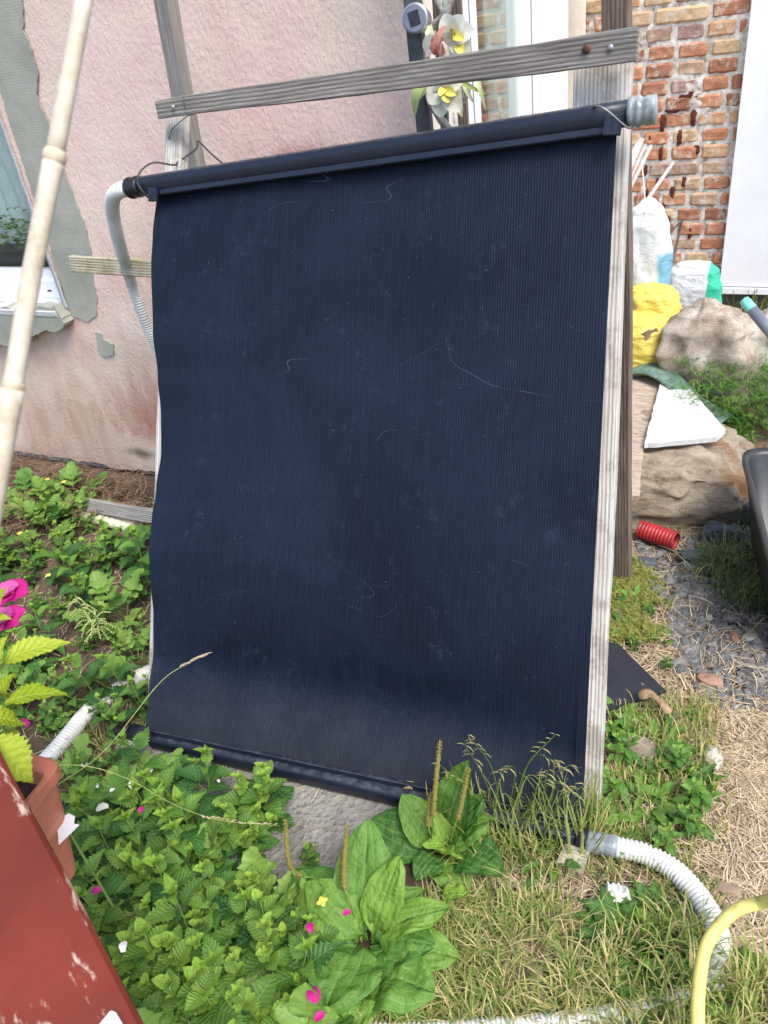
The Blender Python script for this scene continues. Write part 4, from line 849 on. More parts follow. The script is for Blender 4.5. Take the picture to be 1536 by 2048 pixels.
# crumpled paper
mb = MB(); vs = []; n = 14
A4 = [G(1212, 1768, .03), G(1245, 1772, .035), G(1272, 1818, .012), G(1205, 1838, .01)]
for i in range(n+1):
    for j in range(n+1):
        u, v = i/n, j/n; p = A4[0].lerp(A4[1], u).lerp(A4[3].lerp(A4[2], u), v); p = p+Vector((0, 0, abs(noise.noise(Vector((u*3.5, v*3.5, 1))))*.04)); vs.append(p)
mb.add(vs, [(i*(n+1)+j, (i+1)*(n+1)+j, (i+1)*(n+1)+j+1, i*(n+1)+j+1) for i in range(n) for j in range(n)]); tag(mb.obj('crumpled_paper', 'paper_white', smooth=False), 'crumpled white paper on the dry grass below the hose coupling', 'paper')
def petal(px, py, z, size, mat, label, group, seed):
    c = G(px, py, z); a = seed*1.7; mb = MB(); leaf3(mb, c-Vector((math.cos(a), math.sin(a), 0))*size/2, c+Vector((math.cos(a), math.sin(a), .2))*size/2, size*.8, 'petal', arch=.18, fold=.3, tone=.0, seed=seed)
    return tag(mb.obj('fallen_petal', mat), label, 'petal', group)
for i, (x, y, sz) in enumerate([(302, 1543, .018), (385, 1554, .015), (268, 1570, .024), (188, 1576, .022), (248, 1894, .018), (205, 1618, .026), (170, 1530, .02), (150, 1498, .012), (437, 1562, .008), (225, 1582, .012)]):
    petal(x, y, .23 if y > 1800 else (.14 if y > 1555 else .05), sz, 'pearl_petal', ['white fallen petal just below the small wood block', 'white fallen petal on the slab under the header', 'large white fallen petal left of the slab corner', 'white fallen petal right of the terracotta trough', 'white fallen petal low among the lemon balm', 'biggest white fallen petal near the trough', 'white fallen petal behind the trough corner', 'tiny white petal by the half buried hose', 'tiny white petal near the tall lemon balm stems', 'small white petal between trough and slab'][i], 'white petals fallen among the weeds', i+1)
for i, (x, y, sz, z) in enumerate([(284, 1620, .017, .20), (193, 1784, .019, .24), (621, 1856, .018, .15), (694, 1827, .015, .14), (628, 1992, .028, .19), (640, 2035, .018, .17)]):
    petal(x, y, z, sz, 'pink_petal', 'bright pink fallen petal '+['under the left half of the concrete slab', 'nearest to the red bench', 'on a left plantain leaf', 'beside the base of the bent plantain spike', 'low on the large front plantain leaf', 'at the very bottom among plantain leaves'][i], 'pink petals fallen on the leaves', i+3)
mb = MB(); tube(mb, spline([G(806, 1577, .06), G(818, 1575, .064), G(828, 1578, .06)], 8), lambda q: .0035*math.sin(PI*(.1+.8*q)), 8); tag(mb.obj('dead_leaf', 'bark_curl'), 'small curled brown leaf on the bottom header', 'leaf')
# ------------------------------------------------------------------ red board, planter and its plants (near left)
bz = .80; ea, eb = G(-20, 1460, bz), G(310, 2090, bz); ed = (eb-ea).normalized(); en = Vector((ed.y, -ed.x, 0)); en = en if en.x < 0 else -en
m = frame(ea-ed*.45+en*.16, eb+ed*.35+en*.16, Vector((0, 0, 1)))
bench = thing('red_bench', 'red painted wooden bench with worn paint in the near left corner', 'bench', (ea.x, ea.y, 0))
board('seat_board', ea-ed*.4+en*.16, eb+ed*.12+en*.16, (0, 0, 1), .32, .03, 'red_paint', bench, ch=.004, n=40)
for q in (-.3, .55):
    c = ea+ed*q+en*.2; board('leg', (c.x, c.y, 0), (c.x, c.y, bz-.016), en, .06, .04, 'red_paint', bench)
rz = .60; c0 = G(122, 1527, rz); c1 = G(52, 1612, rz); c2 = G(30, 1508, rz)
u1 = (c1-c0).normalized(); u2 = Vector((-u1.y, u1.x, 0)); u2 = u2 if u2.dot(c2-c0) > 0 else -u2
pln = thing('flower_trough', 'terracotta coloured plastic trough with leafy plants behind the red bench', 'planter', c0-Vector((0, 0, .2)))
def pring(sc_, z, L_=.5, Wd=.17):
    cc_ = c0+u1*L_/2+u2*Wd/2; Q = [c0, c0+u1*L_, c0+u1*L_+u2*Wd, c0+u2*Wd]
    return [Vector((cc_.x+(p.x-cc_.x)*1, cc_.y+(p.y-cc_.y)*1, z))+(Vector((cc_.x, cc_.y, 0))-Vector((p.x, p.y, 0))).normalized()*sc_ for p in tubring(Q, .025, 5)]
lay = [pring(.045, rz-.21), pring(.006, rz-.02), pring(-.004, rz-.02), pring(-.004, rz), pring(.0, rz+.003), pring(.018, rz+.003), pring(.022, rz-.002), pring(.03, rz-.05)]
n = len(lay[0]); mb = MB(); mb.add([p for l in lay for p in l], [(i*n+j, i*n+(j+1) % n, (i+1)*n+(j+1) % n, (i+1)*n+j) for i in range(len(lay)-1) for j in range(n)]+[tuple(reversed(range(n)))]); mb.obj('shell', 'terracotta', pln, smooth=False)
mb = MB(); q = pring(.026, rz-.03); mb.add(q, [tuple(range(len(q)))]); mb.obj('potting_soil', 'soil', pln, smooth=False)
stand = board('planter_stand', c0+u1*.09+u2*.10-Vector((0, 0, .226)), c0+u1*.5+u2*.10-Vector((0, 0, .226)), (0, 0, 1), .08, .025, 'red_paint', bench)
lmp = thing('leafy_perennial', 'perennial with large yellow green toothed leaves in the near left trough', 'plant', c0+u1*.2+u2*.08)
mb = MB()
for (x0, y0, z0, x1, y1, z1, w, ar, rl) in [(5, 1330, .80, 143, 1285, .80, .040, .12, .2), (8, 1410, .78, 134, 1388, .76, .042, .10, -.1), (-30, 1480, .80, 66, 1566, .74, .056, .15, .1), (-30, 1440, .78, 50, 1450, .74, .038, .1, .2), (-10, 1345, .8, 18, 1268, .84, .03, .1, 0), (-25, 1240, .86, 12, 1175, .88, .03, .1, 0), (-5, 1400, .76, 32, 1345, .78, .03, .1, 0), (12, 1460, .72, 38, 1492, .70, .026, .1, .4), (-20, 1385, .8, 40, 1420, .74, .034, .1, 0), (-30, 1250, .84, 26, 1238, .85, .024, .1, 0)]:
    leaf3(mb, G(x0, y0, z0), G(x1, y1, z1), w, 'lime', arch=ar, fold=.25, roll=rl, tone=rnd.random()*.5, seed=x1, wave=.05)
mb.obj('foliage', 'lime_leaf', lmp)
mb = MB(); b0 = c0+u1*.2+u2*.08-Vector((0, 0, .03))
for q in ((5, 1330, .8), (-30, 1480, .8), (-25, 1240, .86), (12, 1460, .72)): tube(mb, spline([b0, b0+Vector((0, 0, .1)), G(*q)], 12), .0025, 6)
mb.obj('stem', 'stem_green', lmp)
rs = thing('pink_rose', 'bright pink blooms on a stem at the left edge above the weeds', 'flower', (G(-60, 1300, .8).x, G(-60, 1300, .8).y, 0))
for (x, y, z, r, ph) in ((16, 1192, .83, .034, .3), (8, 1246, .82, .033, 1.2)):
    mb = MB(); c = G(x, y, z)
    for k in range(5):
        a = ph+k*2*PI/5; leaf3(mb, c, c+Vector((math.cos(a)*r, math.sin(a)*r, .006)), r*1.15, 'petal', arch=.12, fold=.12, roll=.15, tone=.0, wave=.1, seed=k, rows=8)
    for k in range(4):
        a = ph+.6+k*2*PI/4; leaf3(mb, c+Vector((0, 0, .002)), c+Vector((math.cos(a)*r*.6, math.sin(a)*r*.6, .014)), r*.8, 'petal', arch=.12, fold=.12, tone=.3, wave=.1, seed=k+9, rows=8)
    mb.obj('bloom', 'pink_petal', rs)
mb = MB(); q = G(-60, 1300, .8); tube(mb, spline([Vector((q.x, q.y, 0)), q, G(16, 1192, .825)], 16), .0025, 6); tube(mb, spline([q, G(8, 1246, .815)], 6), .002, 6); mb.obj('stem', 'stem_green', rs)
petal(47, 1450, .62, .02, 'pink_petal', 'single pink petal caught among the yellow green leaves', 'pink petals fallen on the leaves', 2)
def ptag(px, z, label):
    P = [G(x, y, z) for x, y in px]; return tag(slab_poly(P, Vector((0, 0, 1)), .0012, .0002, 2).obj('plant_tag', 'pvc', smooth=False), label, 'plant tag')
ptag([(114, 1642), (138, 1627), (150, 1634), (148, 1648), (159, 1650), (118, 1690)], .50, 'white plastic plant tag sticking out beside the terracotta trough')
ptag([(200, 2050), (222, 2023), (232, 2026), (252, 2060), (240, 2080), (205, 2075)], bz+.02, 'white plastic plant tag on the edge of the red bench')
def stalk(name, pts, r, heads, label):
    t_ = thing(name, label, 'grass stalk', pts[0]); P = spline(pts, 50); mb = MB(); tube(mb, P, lambda q: r*(1-.6*q), 6); mb.obj('stem', 'seed_green', t_)
    mb = MB(); 
    for k in range(heads):
        i = 50-int(k*14/heads*1.0)-1 if heads > 8 else 44; p = P[i]; a = U(0, 6.28); d = (P[i]-P[i-1]).normalized()*.010+Vector((math.cos(a), math.sin(a), .3))*.004; leaf3(mb, p, p+d, .0028, 'weed', rows=4, cols=2, tone=.5)
    mb.obj('seed_head', 'straw', t_); return t_
stalk('grass_stalk', [G(55, 1600, .55), G(130, 1560, .5), G(215, 1495, .42), (G(320, 1365, .42)), G(380, 1325, .42), G(416, 1309, .42)], .0011, 40, 'long thin grass stalk crossing in front of the mat lower left corner')
stalk('grass_stalk', [G(55, 1532, .58), G(170, 1532, .56), G(260, 1560, .5), G(350, 1610, .42), G(440, 1640, .36), G(560, 1652, .3)], .0007, 16, 'thin grass stalk reaching from the trough towards the concrete slab')
# ------------------------------------------------------------------ plants
def tmpl_upright(kind, name, h, leafL, leafW, nodes, mat, seed, droop=.5, spread=1.0, branch=0):
    rr = random.Random(seed); fol = MB(); stm = MB(); axes = [(Vector((0, 0, 0)), Vector((rr.uniform(-.12, .12), rr.uniform(-.12, .12), 1)).normalized(), h, 1.0)]
    for b in range(branch):
        a = rr.uniform(0, 6.28); z0 = h*rr.uniform(.1, .5); axes.append((Vector((0, 0, z0)), Vector((math.cos(a)*.75, math.sin(a)*.75, 1)).normalized(), h*rr.uniform(.4, .65), .75))
    for (o_, d, hh, sc_) in axes:
        P = spline([o_, o_+d*hh*.5+Vector((rr.uniform(-.01, .01), rr.uniform(-.01, .01), 0)), o_+d*hh], 10); tube(stm, P, lambda q: .0022*(1-.5*q)*sc_, 5)
        nn = max(3, int(nodes*hh/h)); ph = rr.uniform(0, 6.28)
        for k in range(nn):
            q = (k+1)/nn; p = P[min(10, int(q*10))]; ph += PI/2+rr.uniform(-.2, .2); top = q**1.5
            L = leafL*sc_*(1-.62*top**1.8)*rr.uniform(.85, 1.12)*(1 if q > .25 else .8)
            for s_ in (0, PI):
                a = ph+s_+rr.uniform(-.15, .15); el = (-.25*droop+1.0*top*.9)+rr.uniform(-.15, .15)
                out = Vector((math.cos(a)*math.cos(el), math.sin(a)*math.cos(el), math.sin(el))); pet = p+out*L*.22*(1-top*.7)
                leaf3(fol, pet, pet+out*L+Vector((0, 0, -.12*L*droop)), L*leafW, kind, arch=.12*droop+.05, fold=.22, roll=rr.uniform(-.25, .25), tone=max(0, min(1, top**2.4*.95+rr.uniform(-.15, .16))), seed=k, wave=.05)
            if q > .4 and kind == 'mint' and rr.random() < .45:   # side shoots
                for s_ in (0, PI):
                    a = ph+s_+PI/2; 
                    for w_ in range(3):
                        a2 = a+rr.uniform(-.8, .8); leaf3(fol, p, p+Vector((math.cos(a2), math.sin(a2), .5))*L*.55, L*.4, kind, arch=.1, tone=min(1, .5+top*.5), rows=8, cols=2)
        for k in range(4):
            a = ph+k*PI/2; leaf3(fol, P[-1], P[-1]+Vector((math.cos(a)*.5, math.sin(a)*.5, .8))*leafL*.3*sc_, leafL*.2*leafW, kind, tone=1, rows=8, cols=2)
    e_ = thing(name, 'x', 'plant'); fol.obj('foliage', mat, e_); stm.obj('stem', 'stem_green', e_); return e_
def tmpl_rosette(kind, name, n_, R_, mat, seed, lw=.5, h=.1, compound=False, up_=.5):
    rr = random.Random(seed); fol = MB(); stm = MB()
    for k in range(n_):
        a = k*2.399+rr.uniform(-.3, .3); L = R_*rr.uniform(.6, 1.1); el = up_*rr.uniform(.4, 1.3); out = Vector((math.cos(a)*math.cos(el), math.sin(a)*math.cos(el), math.sin(el)))
        if compound:
            P = spline([Vector(), out*L*.55+Vector((0, 0, .02)), out*L], 8); tube(stm, P, .0013, 4); sd = out.cross(Vector((0, 0, 1))).normalized(); tn = rr.random()*.6
            for q, l_ in ((4, .34), (6, .38)):
                for s_ in (-1, 1): d = (out*.5+sd*s_).normalized(); leaf3(fol, P[q], P[q]+d*L*l_, L*l_*.75, kind, arch=.08, tone=tn, rows=10, wave=.12, seed=k)
            leaf3(fol, P[8]-out*L*.05, P[8]+out*L*.42, L*.40, kind, arch=.1, tone=tn, rows=10, wave=.12, seed=k)
        else: leaf3(fol, out*L*.08, out*L-Vector((0, 0, L*.15)), L*lw, kind, arch=.16, fold=.2, tone=rr.random()*.6, wave=.12, seed=k, rows=14)
    e_ = thing(name, 'x', 'plant'); fol.obj('foliage', mat, e_)
    if compound: stm.obj('stem', 'stem_green', e_)
    return e_
T = {'mint': [tmpl_upright('mint', 'lemon_balm', .17, .058, .74, 6, 'mint_leaf', 10+i, branch=2) for i in range(4)],
     'nettle': [tmpl_upright('nettle', 'nettle', .20, .095, .58, 5, 'nettle_leaf', 20+i, droop=.8, branch=i % 2) for i in range(4)],
     'celandine': [tmpl_rosette('celandine', 'celandine', 9, .12, 'celandine_leaf', 30+i, compound=True, up_=.9) for i in range(3)],
     'weed': [tmpl_upright('weed', 'leafy_weed', .12, .05, .55, 5, 'weed_leaf', 40+i, branch=3) for i in range(3)],
     'dandelion': [tmpl_rosette('dandelion', 'dandelion', 9, .13, 'weed_leaf', 50+i, lw=.28, up_=.6) for i in range(2)],
     'goosefoot': [tmpl_rosette('nettle', 'goosefoot', 10, .11, 'weed_leaf', 60+i, lw=.55, up_=.7) for i in range(2)]}
used = set()
def put(kind, x, y, s, label, group, rr, z=None, tilt=.15):
    t_ = rr.choice(T[kind]); q = Matrix.Translation(Vector((x, y, gz(x, y) if z is None else z))) @ Matrix.Rotation(rr.uniform(-tilt, tilt), 4, 'X') @ Matrix.Rotation(rr.uniform(-tilt, tilt), 4, 'Y') @ Matrix.Rotation(rr.uniform(0, 6.28), 4, 'Z') @ Matrix.Scale(s, 4)
    if t_.name not in used: used.add(t_.name); o = t_; o.matrix_basis = q
    else: o = copy_thing(t_, q)
    tag(o, label, 'plant', group); return o
rr = random.Random(5)
def field(px, n, gap, mix_, where, zz=.05, srange=(.8, 1.2)):
    for (x, y) in pts_in(zone(px, zz), n, rr, gap):
        k = rr.choices(list(mix_), weights=list(mix_.values()))[0]; put(k, x, y, rr.uniform(*srange), NM[k]+' '+where, NMG[k]+' '+where, rr)
NM = {'mint': 'bright green lemon balm', 'nettle': 'dark green toothed nettle', 'celandine': 'pale green lobed celandine', 'weed': 'small leafy green weed', 'dandelion': 'low dandelion rosette', 'goosefoot': 'grey green toothed weed'}
NMG = {'mint': 'lemon balm plants', 'nettle': 'nettles', 'celandine': 'celandine plants', 'weed': 'leafy weeds', 'dandelion': 'dandelions', 'goosefoot': 'goosefoot weeds'}
# in front of the slab, lower left
field([(230, 1800), (330, 1690), (430, 1730), (500, 1770), (600, 1810), (640, 1950), (600, 2150), (100, 2150), (120, 1900)], 50, .047, {'mint': 5, 'nettle': 2.2, 'celandine': 2.5}, 'in front of the concrete slab', .08, (.65, 1.3))
field([(120, 1700), (230, 1600), (330, 1600), (400, 1640), (430, 1730), (250, 1800), (120, 1900)], 22, .05, {'nettle': 5, 'mint': 1.5}, 'between the trough and the slab', .08, (.8, 1.1))
field([(150, 1500), (240, 1510), (330, 1560), (300, 1620), (150, 1640), (120, 1560)], 7, .06, {'celandine': 2, 'weed': 2, 'nettle': 1}, 'below the left end of the bottom header', .03, (.7, 1.0))
for (x, y, z, s) in ((508, 1535, .2, 1.1), (470, 1560, .17, 1.0), (455, 1625, .14, .9), (500, 1660, .1, .7)):
    p = G(x, y, z); put('mint', p.x, p.y, s, 'lemon balm stem standing in front of the concrete slab edge', 'lemon balm stems at the slab edge', rr, tilt=.05)
for (x, y, z, s) in ((385, 1530, .15, .85), (335, 1625, .17, 1.0), (325, 1560, .1, .7)):
    p = G(x, y, z); put('nettle', p.x, p.y, s, 'nettle growing over the left corner of the concrete slab', 'nettles over the slab corner', rr, tilt=.1)
for (x, y, z, s) in ((262, 1690, .2, 1.1), (300, 1730, .2, 1.2), (228, 1850, .24, 1.2), (285, 1865, .24, 1.3), (322, 1935, .24, 1.3), (402, 1770, .2, 1.1), (372, 1850, .22, 1.1), (500, 1800, .2, 1.15), (455, 1900, .2, 1.0), (520, 1880, .18, 1.0), (390, 1960, .2, 1.2), (330, 1800, .2, 1.1)):
    p = G(x, y, z); put('mint', p.x, p.y, s, 'lemon balm in front of the slab', 'tall lemon balm', rr, tilt=.06)
# left of the mat
field([(-500, 1130), (0, 1050), (120, 1075), (290, 1060), (300, 1430), (240, 1440), (120, 1440), (-100, 1600), (-600, 1500)], 105, .062, {'weed': 4, 'nettle': 3.5, 'celandine': 1.2, 'mint': 2.5}, 'left of the solar mat', .06, (.75, 1.1))
field([(-300, 1080), (290, 1075), (300, 1440), (200, 1460), (-300, 1560)], 90, .05, {'weed': 5, 'celandine': .8, 'mint': 2}, 'low between the weeds left of the mat', .02, (.45, .75))
field([(30, 960), (150, 970), (170, 1040), (60, 1050)], 7, .07, {'celandine': 1}, 'below the pink wall', .08, (.9, 1.2))
field([(170, 1030), (290, 1060), (290, 1090), (170, 1080)], 5, .07, {'weed': 1}, 'beside the cream drain pipe', .03, (.5, .7))
field([(300, 1000), (1200, 1000), (1150, 1200), (310, 1300)], 14, .1, {'weed': 1}, 'in the shade behind the mat', .03, (.5, .8))
# right side
for (x, y, s, k) in ((1290, 1530, 1.0, 'dandelion'), (1330, 1505, .8, 'dandelion'), (1355, 1620, .9, 'dandelion'), (1235, 1480, .6, 'weed'), (1260, 1635, .8, 'dandelion'), (1100, 1730, .8, 'dandelion'), (1200, 1640, .9, 'dandelion'), (1330, 1700, .8, 'weed'), (1380, 1445, .5, 'weed'), (1300, 1830, .9, 'goosefoot'), (1255, 1880, .8, 'goosefoot'), (1400, 1960, .9, 'goosefoot'), (1340, 2010, .9, 'dandelion'), (1470, 1945, .8, 'goosefoot'), (1235, 1480, .5, 'dandelion'), (1460, 1140, .6, 'weed'), (1420, 1105, .5, 'dandelion'), (1450, 1030, .6, 'weed'), (1490, 940, .6, 'weed'), (1330, 1340, .5, 'weed')):
    p = G(x, y, 0); put(k, p.x, p.y, s*.8, NM[k]+' in the dry straw on the right', NMG[k]+' in the straw on the right', rr)
field([(1215, 1420), (1300, 1430), (1420, 1560), (1400, 1650), (1230, 1700), (1215, 1600)], 16, .05, {'weed': 2, 'dandelion': 3, 'goosefoot': 1}, 'beside the right post', .02, (.5, .85))
field([(1130, 1180), (1320, 1160), (1380, 1300), (1340, 1330), (1230, 1285)], 9, .06, {'weed': 2, 'dandelion': 1}, 'behind the right post', .02, (.4, .6))
field([(1220, 1820), (1340, 1830), (1400, 1900), (1380, 2040), (1250, 1990)], 10, .055, {'goosefoot': 3, 'dandelion': 1}, 'inside the hose loop', .02, (.6, .9))
p = G(622, 1735, 0); put('mint', p.x, p.y, .45, 'tiny seedling growing alone on the concrete slab', None, rr)
# plantains
def plantain(label, base, leaves, spikes):
    t_ = thing('plantain', label, 'plant', G(*base, 0)); mb = MB()
    for i, (bx, by, tx, ty, w, z1, ar, tn, rl) in enumerate(leaves):
        leaf3(mb, G(bx, by, .015), G(tx, ty, z1), w/900*(1-z1*.5), 'plantain', arch=ar*.8, fold=.10, roll=rl, tone=tn, seed=i*3+1, rows=26, cols=10, wave=.09)
    mb.obj('leaves', 'plantain_leaf', t_)
    for pts in spikes:
        P = spline([G(*q) for q in pts], 60); mb = MB(); tube(mb, P[:36], .0017, 6); mb.obj('stem', 'stem_green', t_)
        mb = MB(); tube(mb, P[34:], lambda q: .0042*min(1, (1-q)*2.5+.25)*(.9+.2*abs(math.sin(q*60))), 8)
        for k in range(150):
            i = 34+int(k/150*26); a = k*2.4; r_ = .0042; blob(P[i]+Vector((math.cos(a)*r_, math.sin(a)*r_, U(-.003, .003))), (.0014, .0014, .0018), nu=5, nv=4, amp=0, mb=mb)
        mb.obj('flower_spike', 'spike_green', t_)
plantain('broadleaf plantain with three tall spikes against the bottom of the mat', (890, 1700),
  [(872, 1700, 803, 1590, 84, .12, .15, .3, -.1), (893, 1690, 938, 1522, 96, .22, .08, .2, .1), (900, 1700, 985, 1640, 92, .12, .2, .3, 0), (912, 1708, 1005, 1745, 96, .05, .2, 0, 0), (890, 1715, 930, 1785, 78, .02, .2, .4, .1), (880, 1712, 832, 1760, 62, .03, .2, 0, 0), (868, 1705, 742, 1640, 105, .05, .15, 0, -.4), (888, 1700, 862, 1618, 46, .12, .2, .7, 0), (905, 1695, 970, 1590, 70, .16, .15, 0, .2), (893, 1712, 845, 1690, 36, .08, .3, 1, 0), (893, 1712, 925, 1715, 42, .08, .3, .9, 0)],
  [[(893, 1700, .01), (868, 1660, .1), (868, 1610, .2), (880, 1480, .36)], [(887, 1705, .01), (862, 1670, .08), (857, 1640, .14), (862, 1585, .22)], [(897, 1700, .01), (905, 1665, .1), (920, 1620, .18), (938, 1535, .3)]])
plantain('largest plantain with very broad leaves and bent spikes at lower centre', (735, 1890),
  [(728, 1880, 735, 1640, 122, .17, .06, .15, 0), (715, 1890, 612, 1765, 98, .10, .25, .35, .1), (720, 1880, 590, 1740, 112, .04, .15, 0, -.2), (722, 1895, 650, 2020, 150, .07, .22, .1, 0), (738, 1900, 752, 1965, 72, .05, .25, .1, 0), (750, 1890, 868, 1890, 112, .08, .2, .0, .1), (748, 1880, 800, 1712, 84, .16, .1, .6, .1), (752, 1885, 905, 1815, 66, .1, .2, .55, 0), (755, 1900, 918, 1915, 86, .05, .2, .4, .1), (742, 1960, 868, 1985, 122, .07, .22, .2, 0), (730, 1985, 545, 2050, 130, .06, .2, .1, 0), (735, 1990, 705, 2070, 70, .06, .25, .5, 0), (880, 1800, 940, 1785, 40, .06, .2, .9, 0), (735, 1905, 612, 1930, 90, .03, .15, 0, -.1), (745, 1905, 840, 2060, 84, .02, .2, .2, 0), (745, 1890, 850, 1780, 84, .05, .2, .25, 0), (735, 1880, 660, 1790, 84, .07, .2, .2, .1)],
  [[(725, 1880, .01), (700, 1800, .1), (688, 1760, .14), (693, 1648, .27)], [(722, 1880, .01), (660, 1770, .05), (585, 1740, .08), (570, 1638, .2)], [(724, 1885, .01), (692, 1790, .09), (684, 1750, .13), (686, 1690, .2)]])
bd = MB(); leaf3(bd, G(770, 1905, .06), G(778, 1868, .11), .03, 'mint', arch=.1, tone=.6); tag(bd.obj('poppy_bud', 'celandine_leaf'), 'pale green bud in the middle of the broad plantain leaves', 'bud')
# tall grass in front of the mat
tg_ = thing('wild_grass', 'tall wild grass tuft in front of the right corner of the mat', 'grass tuft', G(1040, 1680, 0))
mb = MB()
for i in range(190):
    bx = U(930, 1180); A = G(bx, U(1640, 1740), 0); tx = bx+U(-60, 60)-(40 if bx < 1000 else 0); ty = U(1520, 1650); B = G(tx, ty, U(.06, .17)); blade(mb, A, B, U(.003, .005), Vector((U(-.02, .02), U(-.02, .02), U(.01, .04))), rnd.random()*.35, 6)
for (x0, y0, x1, y1, x2, y2) in [(1005, 1660, 985, 1540, 935, 1470), (1000, 1660, 970, 1560, 930, 1490), (1015, 1660, 1060, 1480, 1165, 1450), (1020, 1660, 1050, 1540, 1110, 1470), (1030, 1660, 1090, 1560, 1150, 1590), (1010, 1660, 1030, 1540, 1000, 1545), (1050, 1670, 1100, 1560, 1140, 1530), (1060, 1670, 1085, 1590, 1095, 1540), (990, 1660, 950, 1590, 880, 1530), (1100, 1680, 1120, 1600, 1170, 1570), (1020, 1660, 1060, 1520, 1114, 1522)]:
    P = spline([G(x0, y0, 0), G(x1, y1, .17), G(x2, y2, .22)], 14); tube(mb, P, lambda q: .0013*(1-.6*q), 4)
    for k in range(9):
        p = P[14-k//2]; a = U(0, 6.28); leaf3(mb, p, p+Vector((math.cos(a)*.022, -.004, math.sin(a)*.016-.008)), .0024, 'weed', rows=4, cols=2, tone=U(.2, .8))
mb.obj('blades', 'grass_blade', tg_)
# ------------------------------------------------------------------ grass, straw, gravel, twigs: nobody could count these
def grass(name, px, n, h, w, mat, label, dry=.3, seed=1, lean=.6, zz=0, rows=3, clump=0, extra=None):
    g = random.Random(seed); mb = MB(); Z_ = zone(px, zz); cl = pts_in(Z_, max(1, n//26), g) if clump else None
    pts = pts_in(Z_, n, g)
    for (x, y) in pts:
        if cl: cx_, cy_ = g.choice(cl); x = cx_+g.gauss(0, clump); y = cy_+g.gauss(0, clump)
        if noise.noise(Vector((x*7, y*7, seed))) < -.22 and g.random() < .7: continue
        a = g.uniform(0, 6.28); hh = h*g.uniform(.4, 1.25); l_ = hh*g.uniform(.2, 1.2)*lean; z = gz(x, y)-.002
        A = Vector((x, y, z)); B = A+Vector((math.cos(a)*l_, math.sin(a)*l_, hh*(1-.4*g.random())))
        tn = (g.uniform(.6, 1) if g.random() < dry else g.uniform(0, .25)); blade(mb, A, B, w*g.uniform(.6, 1.3), Vector((0, 0, hh*.25)), tn, rows)
    return tag(mb.obj(name, mat), label, 'grass', kind='stuff')
def litter(name, px, n, L, w, mat, label, cat, seed=1, zz=0, hz=.012, avoid=None):
    g = random.Random(seed); mb = MB()
    AV = zone(avoid) if avoid else None
    for (x, y) in pts_in(zone(px, zz), n, g):
        if AV and inpoly(x, y, AV) and g.random() < .8: continue
        a = g.uniform(0, 6.28); l_ = L*g.uniform(.3, 1.3); z = gz(x, y)+g.uniform(.001, hz); d = Vector((math.cos(a), math.sin(a), g.uniform(-.12, .12)))*l_
        A = Vector((x, y, z))-d*.5; B = A+d; A.z = max(A.z, gz(A.x, A.y)+.001); B.z = max(B.z, gz(B.x, B.y)+.001)
        blade(mb, A, B, w*g.uniform(.5, 1.3), Vector((g.uniform(-.1, .1), g.uniform(-.1, .1), g.uniform(0, .12)))*l_, g.random(), 3)
    return tag(mb.obj(name, mat), label, cat, kind='stuff')
RIGHT = [(1150, 1130), (1300, 1050), (1700, 1050), (1800, 2300), (860, 2300), (860, 1780), (950, 1740), (1200, 1600), (1210, 1400)]
litter('dry_straw', RIGHT, 16000, .075, .0022, 'straw', 'dry beige straw scattered over the ground on the right', 'straw', 1, avoid=[(1310, 1090), (1700, 1090), (1700, 1400), (1440, 1405), (1370, 1330), (1330, 1200)])
litter('dry_straw', [(1180, 1440), (1536, 1390), (1750, 1400), (1750, 2200), (1480, 2200), (1400, 1650), (1230, 1620)], 9000, .06, .0024, 'straw', 'thick mat of dry straw right of the hose loop', 'straw', 2)
litter('dry_straw', [(1330, 1200), (1536, 1180), (1700, 1400), (1440, 1420)], 350, .06, .002, 'straw', 'loose straw stalks lying on the gravel', 'straw', 8, hz=.03)
litter('dry_straw', [(-500, 1000), (300, 1000), (1000, 1100), (900, 1500), (300, 1900), (-300, 1900)], 6000, .05, .002, 'straw', 'thin dry litter under the weeds on the left', 'straw', 3)
litter('dry_twigs', [(-300, 905), (60, 925), (180, 955), (300, 980), (300, 1050), (140, 1060), (-50, 1090), (-300, 1090)], 5200, .09, .0026, 'twig', 'tangled brown twigs and dead stems at the foot of the pink wall', 'dead twigs', 4, hz=.09)
grass('green_grass', [(850, 1830), (960, 1780), (1120, 1830), (1210, 1880), (1290, 2010), (1330, 2300), (600, 2300), (800, 1950)], 9000, .06, .003, 'grass_blade', 'tufted green and yellow grass inside the hose loop', .45, 2, clump=.022, lean=1.1)
grass('green_grass', [(1000, 1690), (1250, 1640), (1420, 1760), (1450, 1850), (1300, 1850), (1180, 1760), (1020, 1760)], 1500, .05, .0028, 'grass_blade', 'grass growing along the hose coupling', .45, 3)
grass('green_grass', [(1320, 1850), (1440, 1880), (1536, 1960), (1700, 2300), (1250, 2300), (1200, 1900)], 2200, .10, .0034, 'grass_blade', 'longer grass under the yellow garden hose', .35, 4)
grass('green_grass', [(850, 1590), (1200, 1600), (1210, 1690), (960, 1760), (860, 1700)], 1500, .08, .003, 'grass_blade', 'grass at the bottom right corner of the mat', .3, 5)
grass('green_grass', [(100, 1480), (300, 1440), (300, 1560), (130, 1600)], 700, .06, .0026, 'grass_blade', 'short grass beside the left end of the bottom header', .3, 6)
grass('green_grass', [(1215, 1400), (1440, 1400), (1460, 1700), (1300, 1760), (1215, 1700)], 1500, .045, .0026, 'grass_blade', 'short patchy grass in the straw right of the post', .45, 17)
grass('green_grass', [(1220, 1430), (1420, 1400), (1430, 1560), (1220, 1640)], 1000, .06, .003, 'grass_blade', 'grass beside the rotten log', .4, 7)
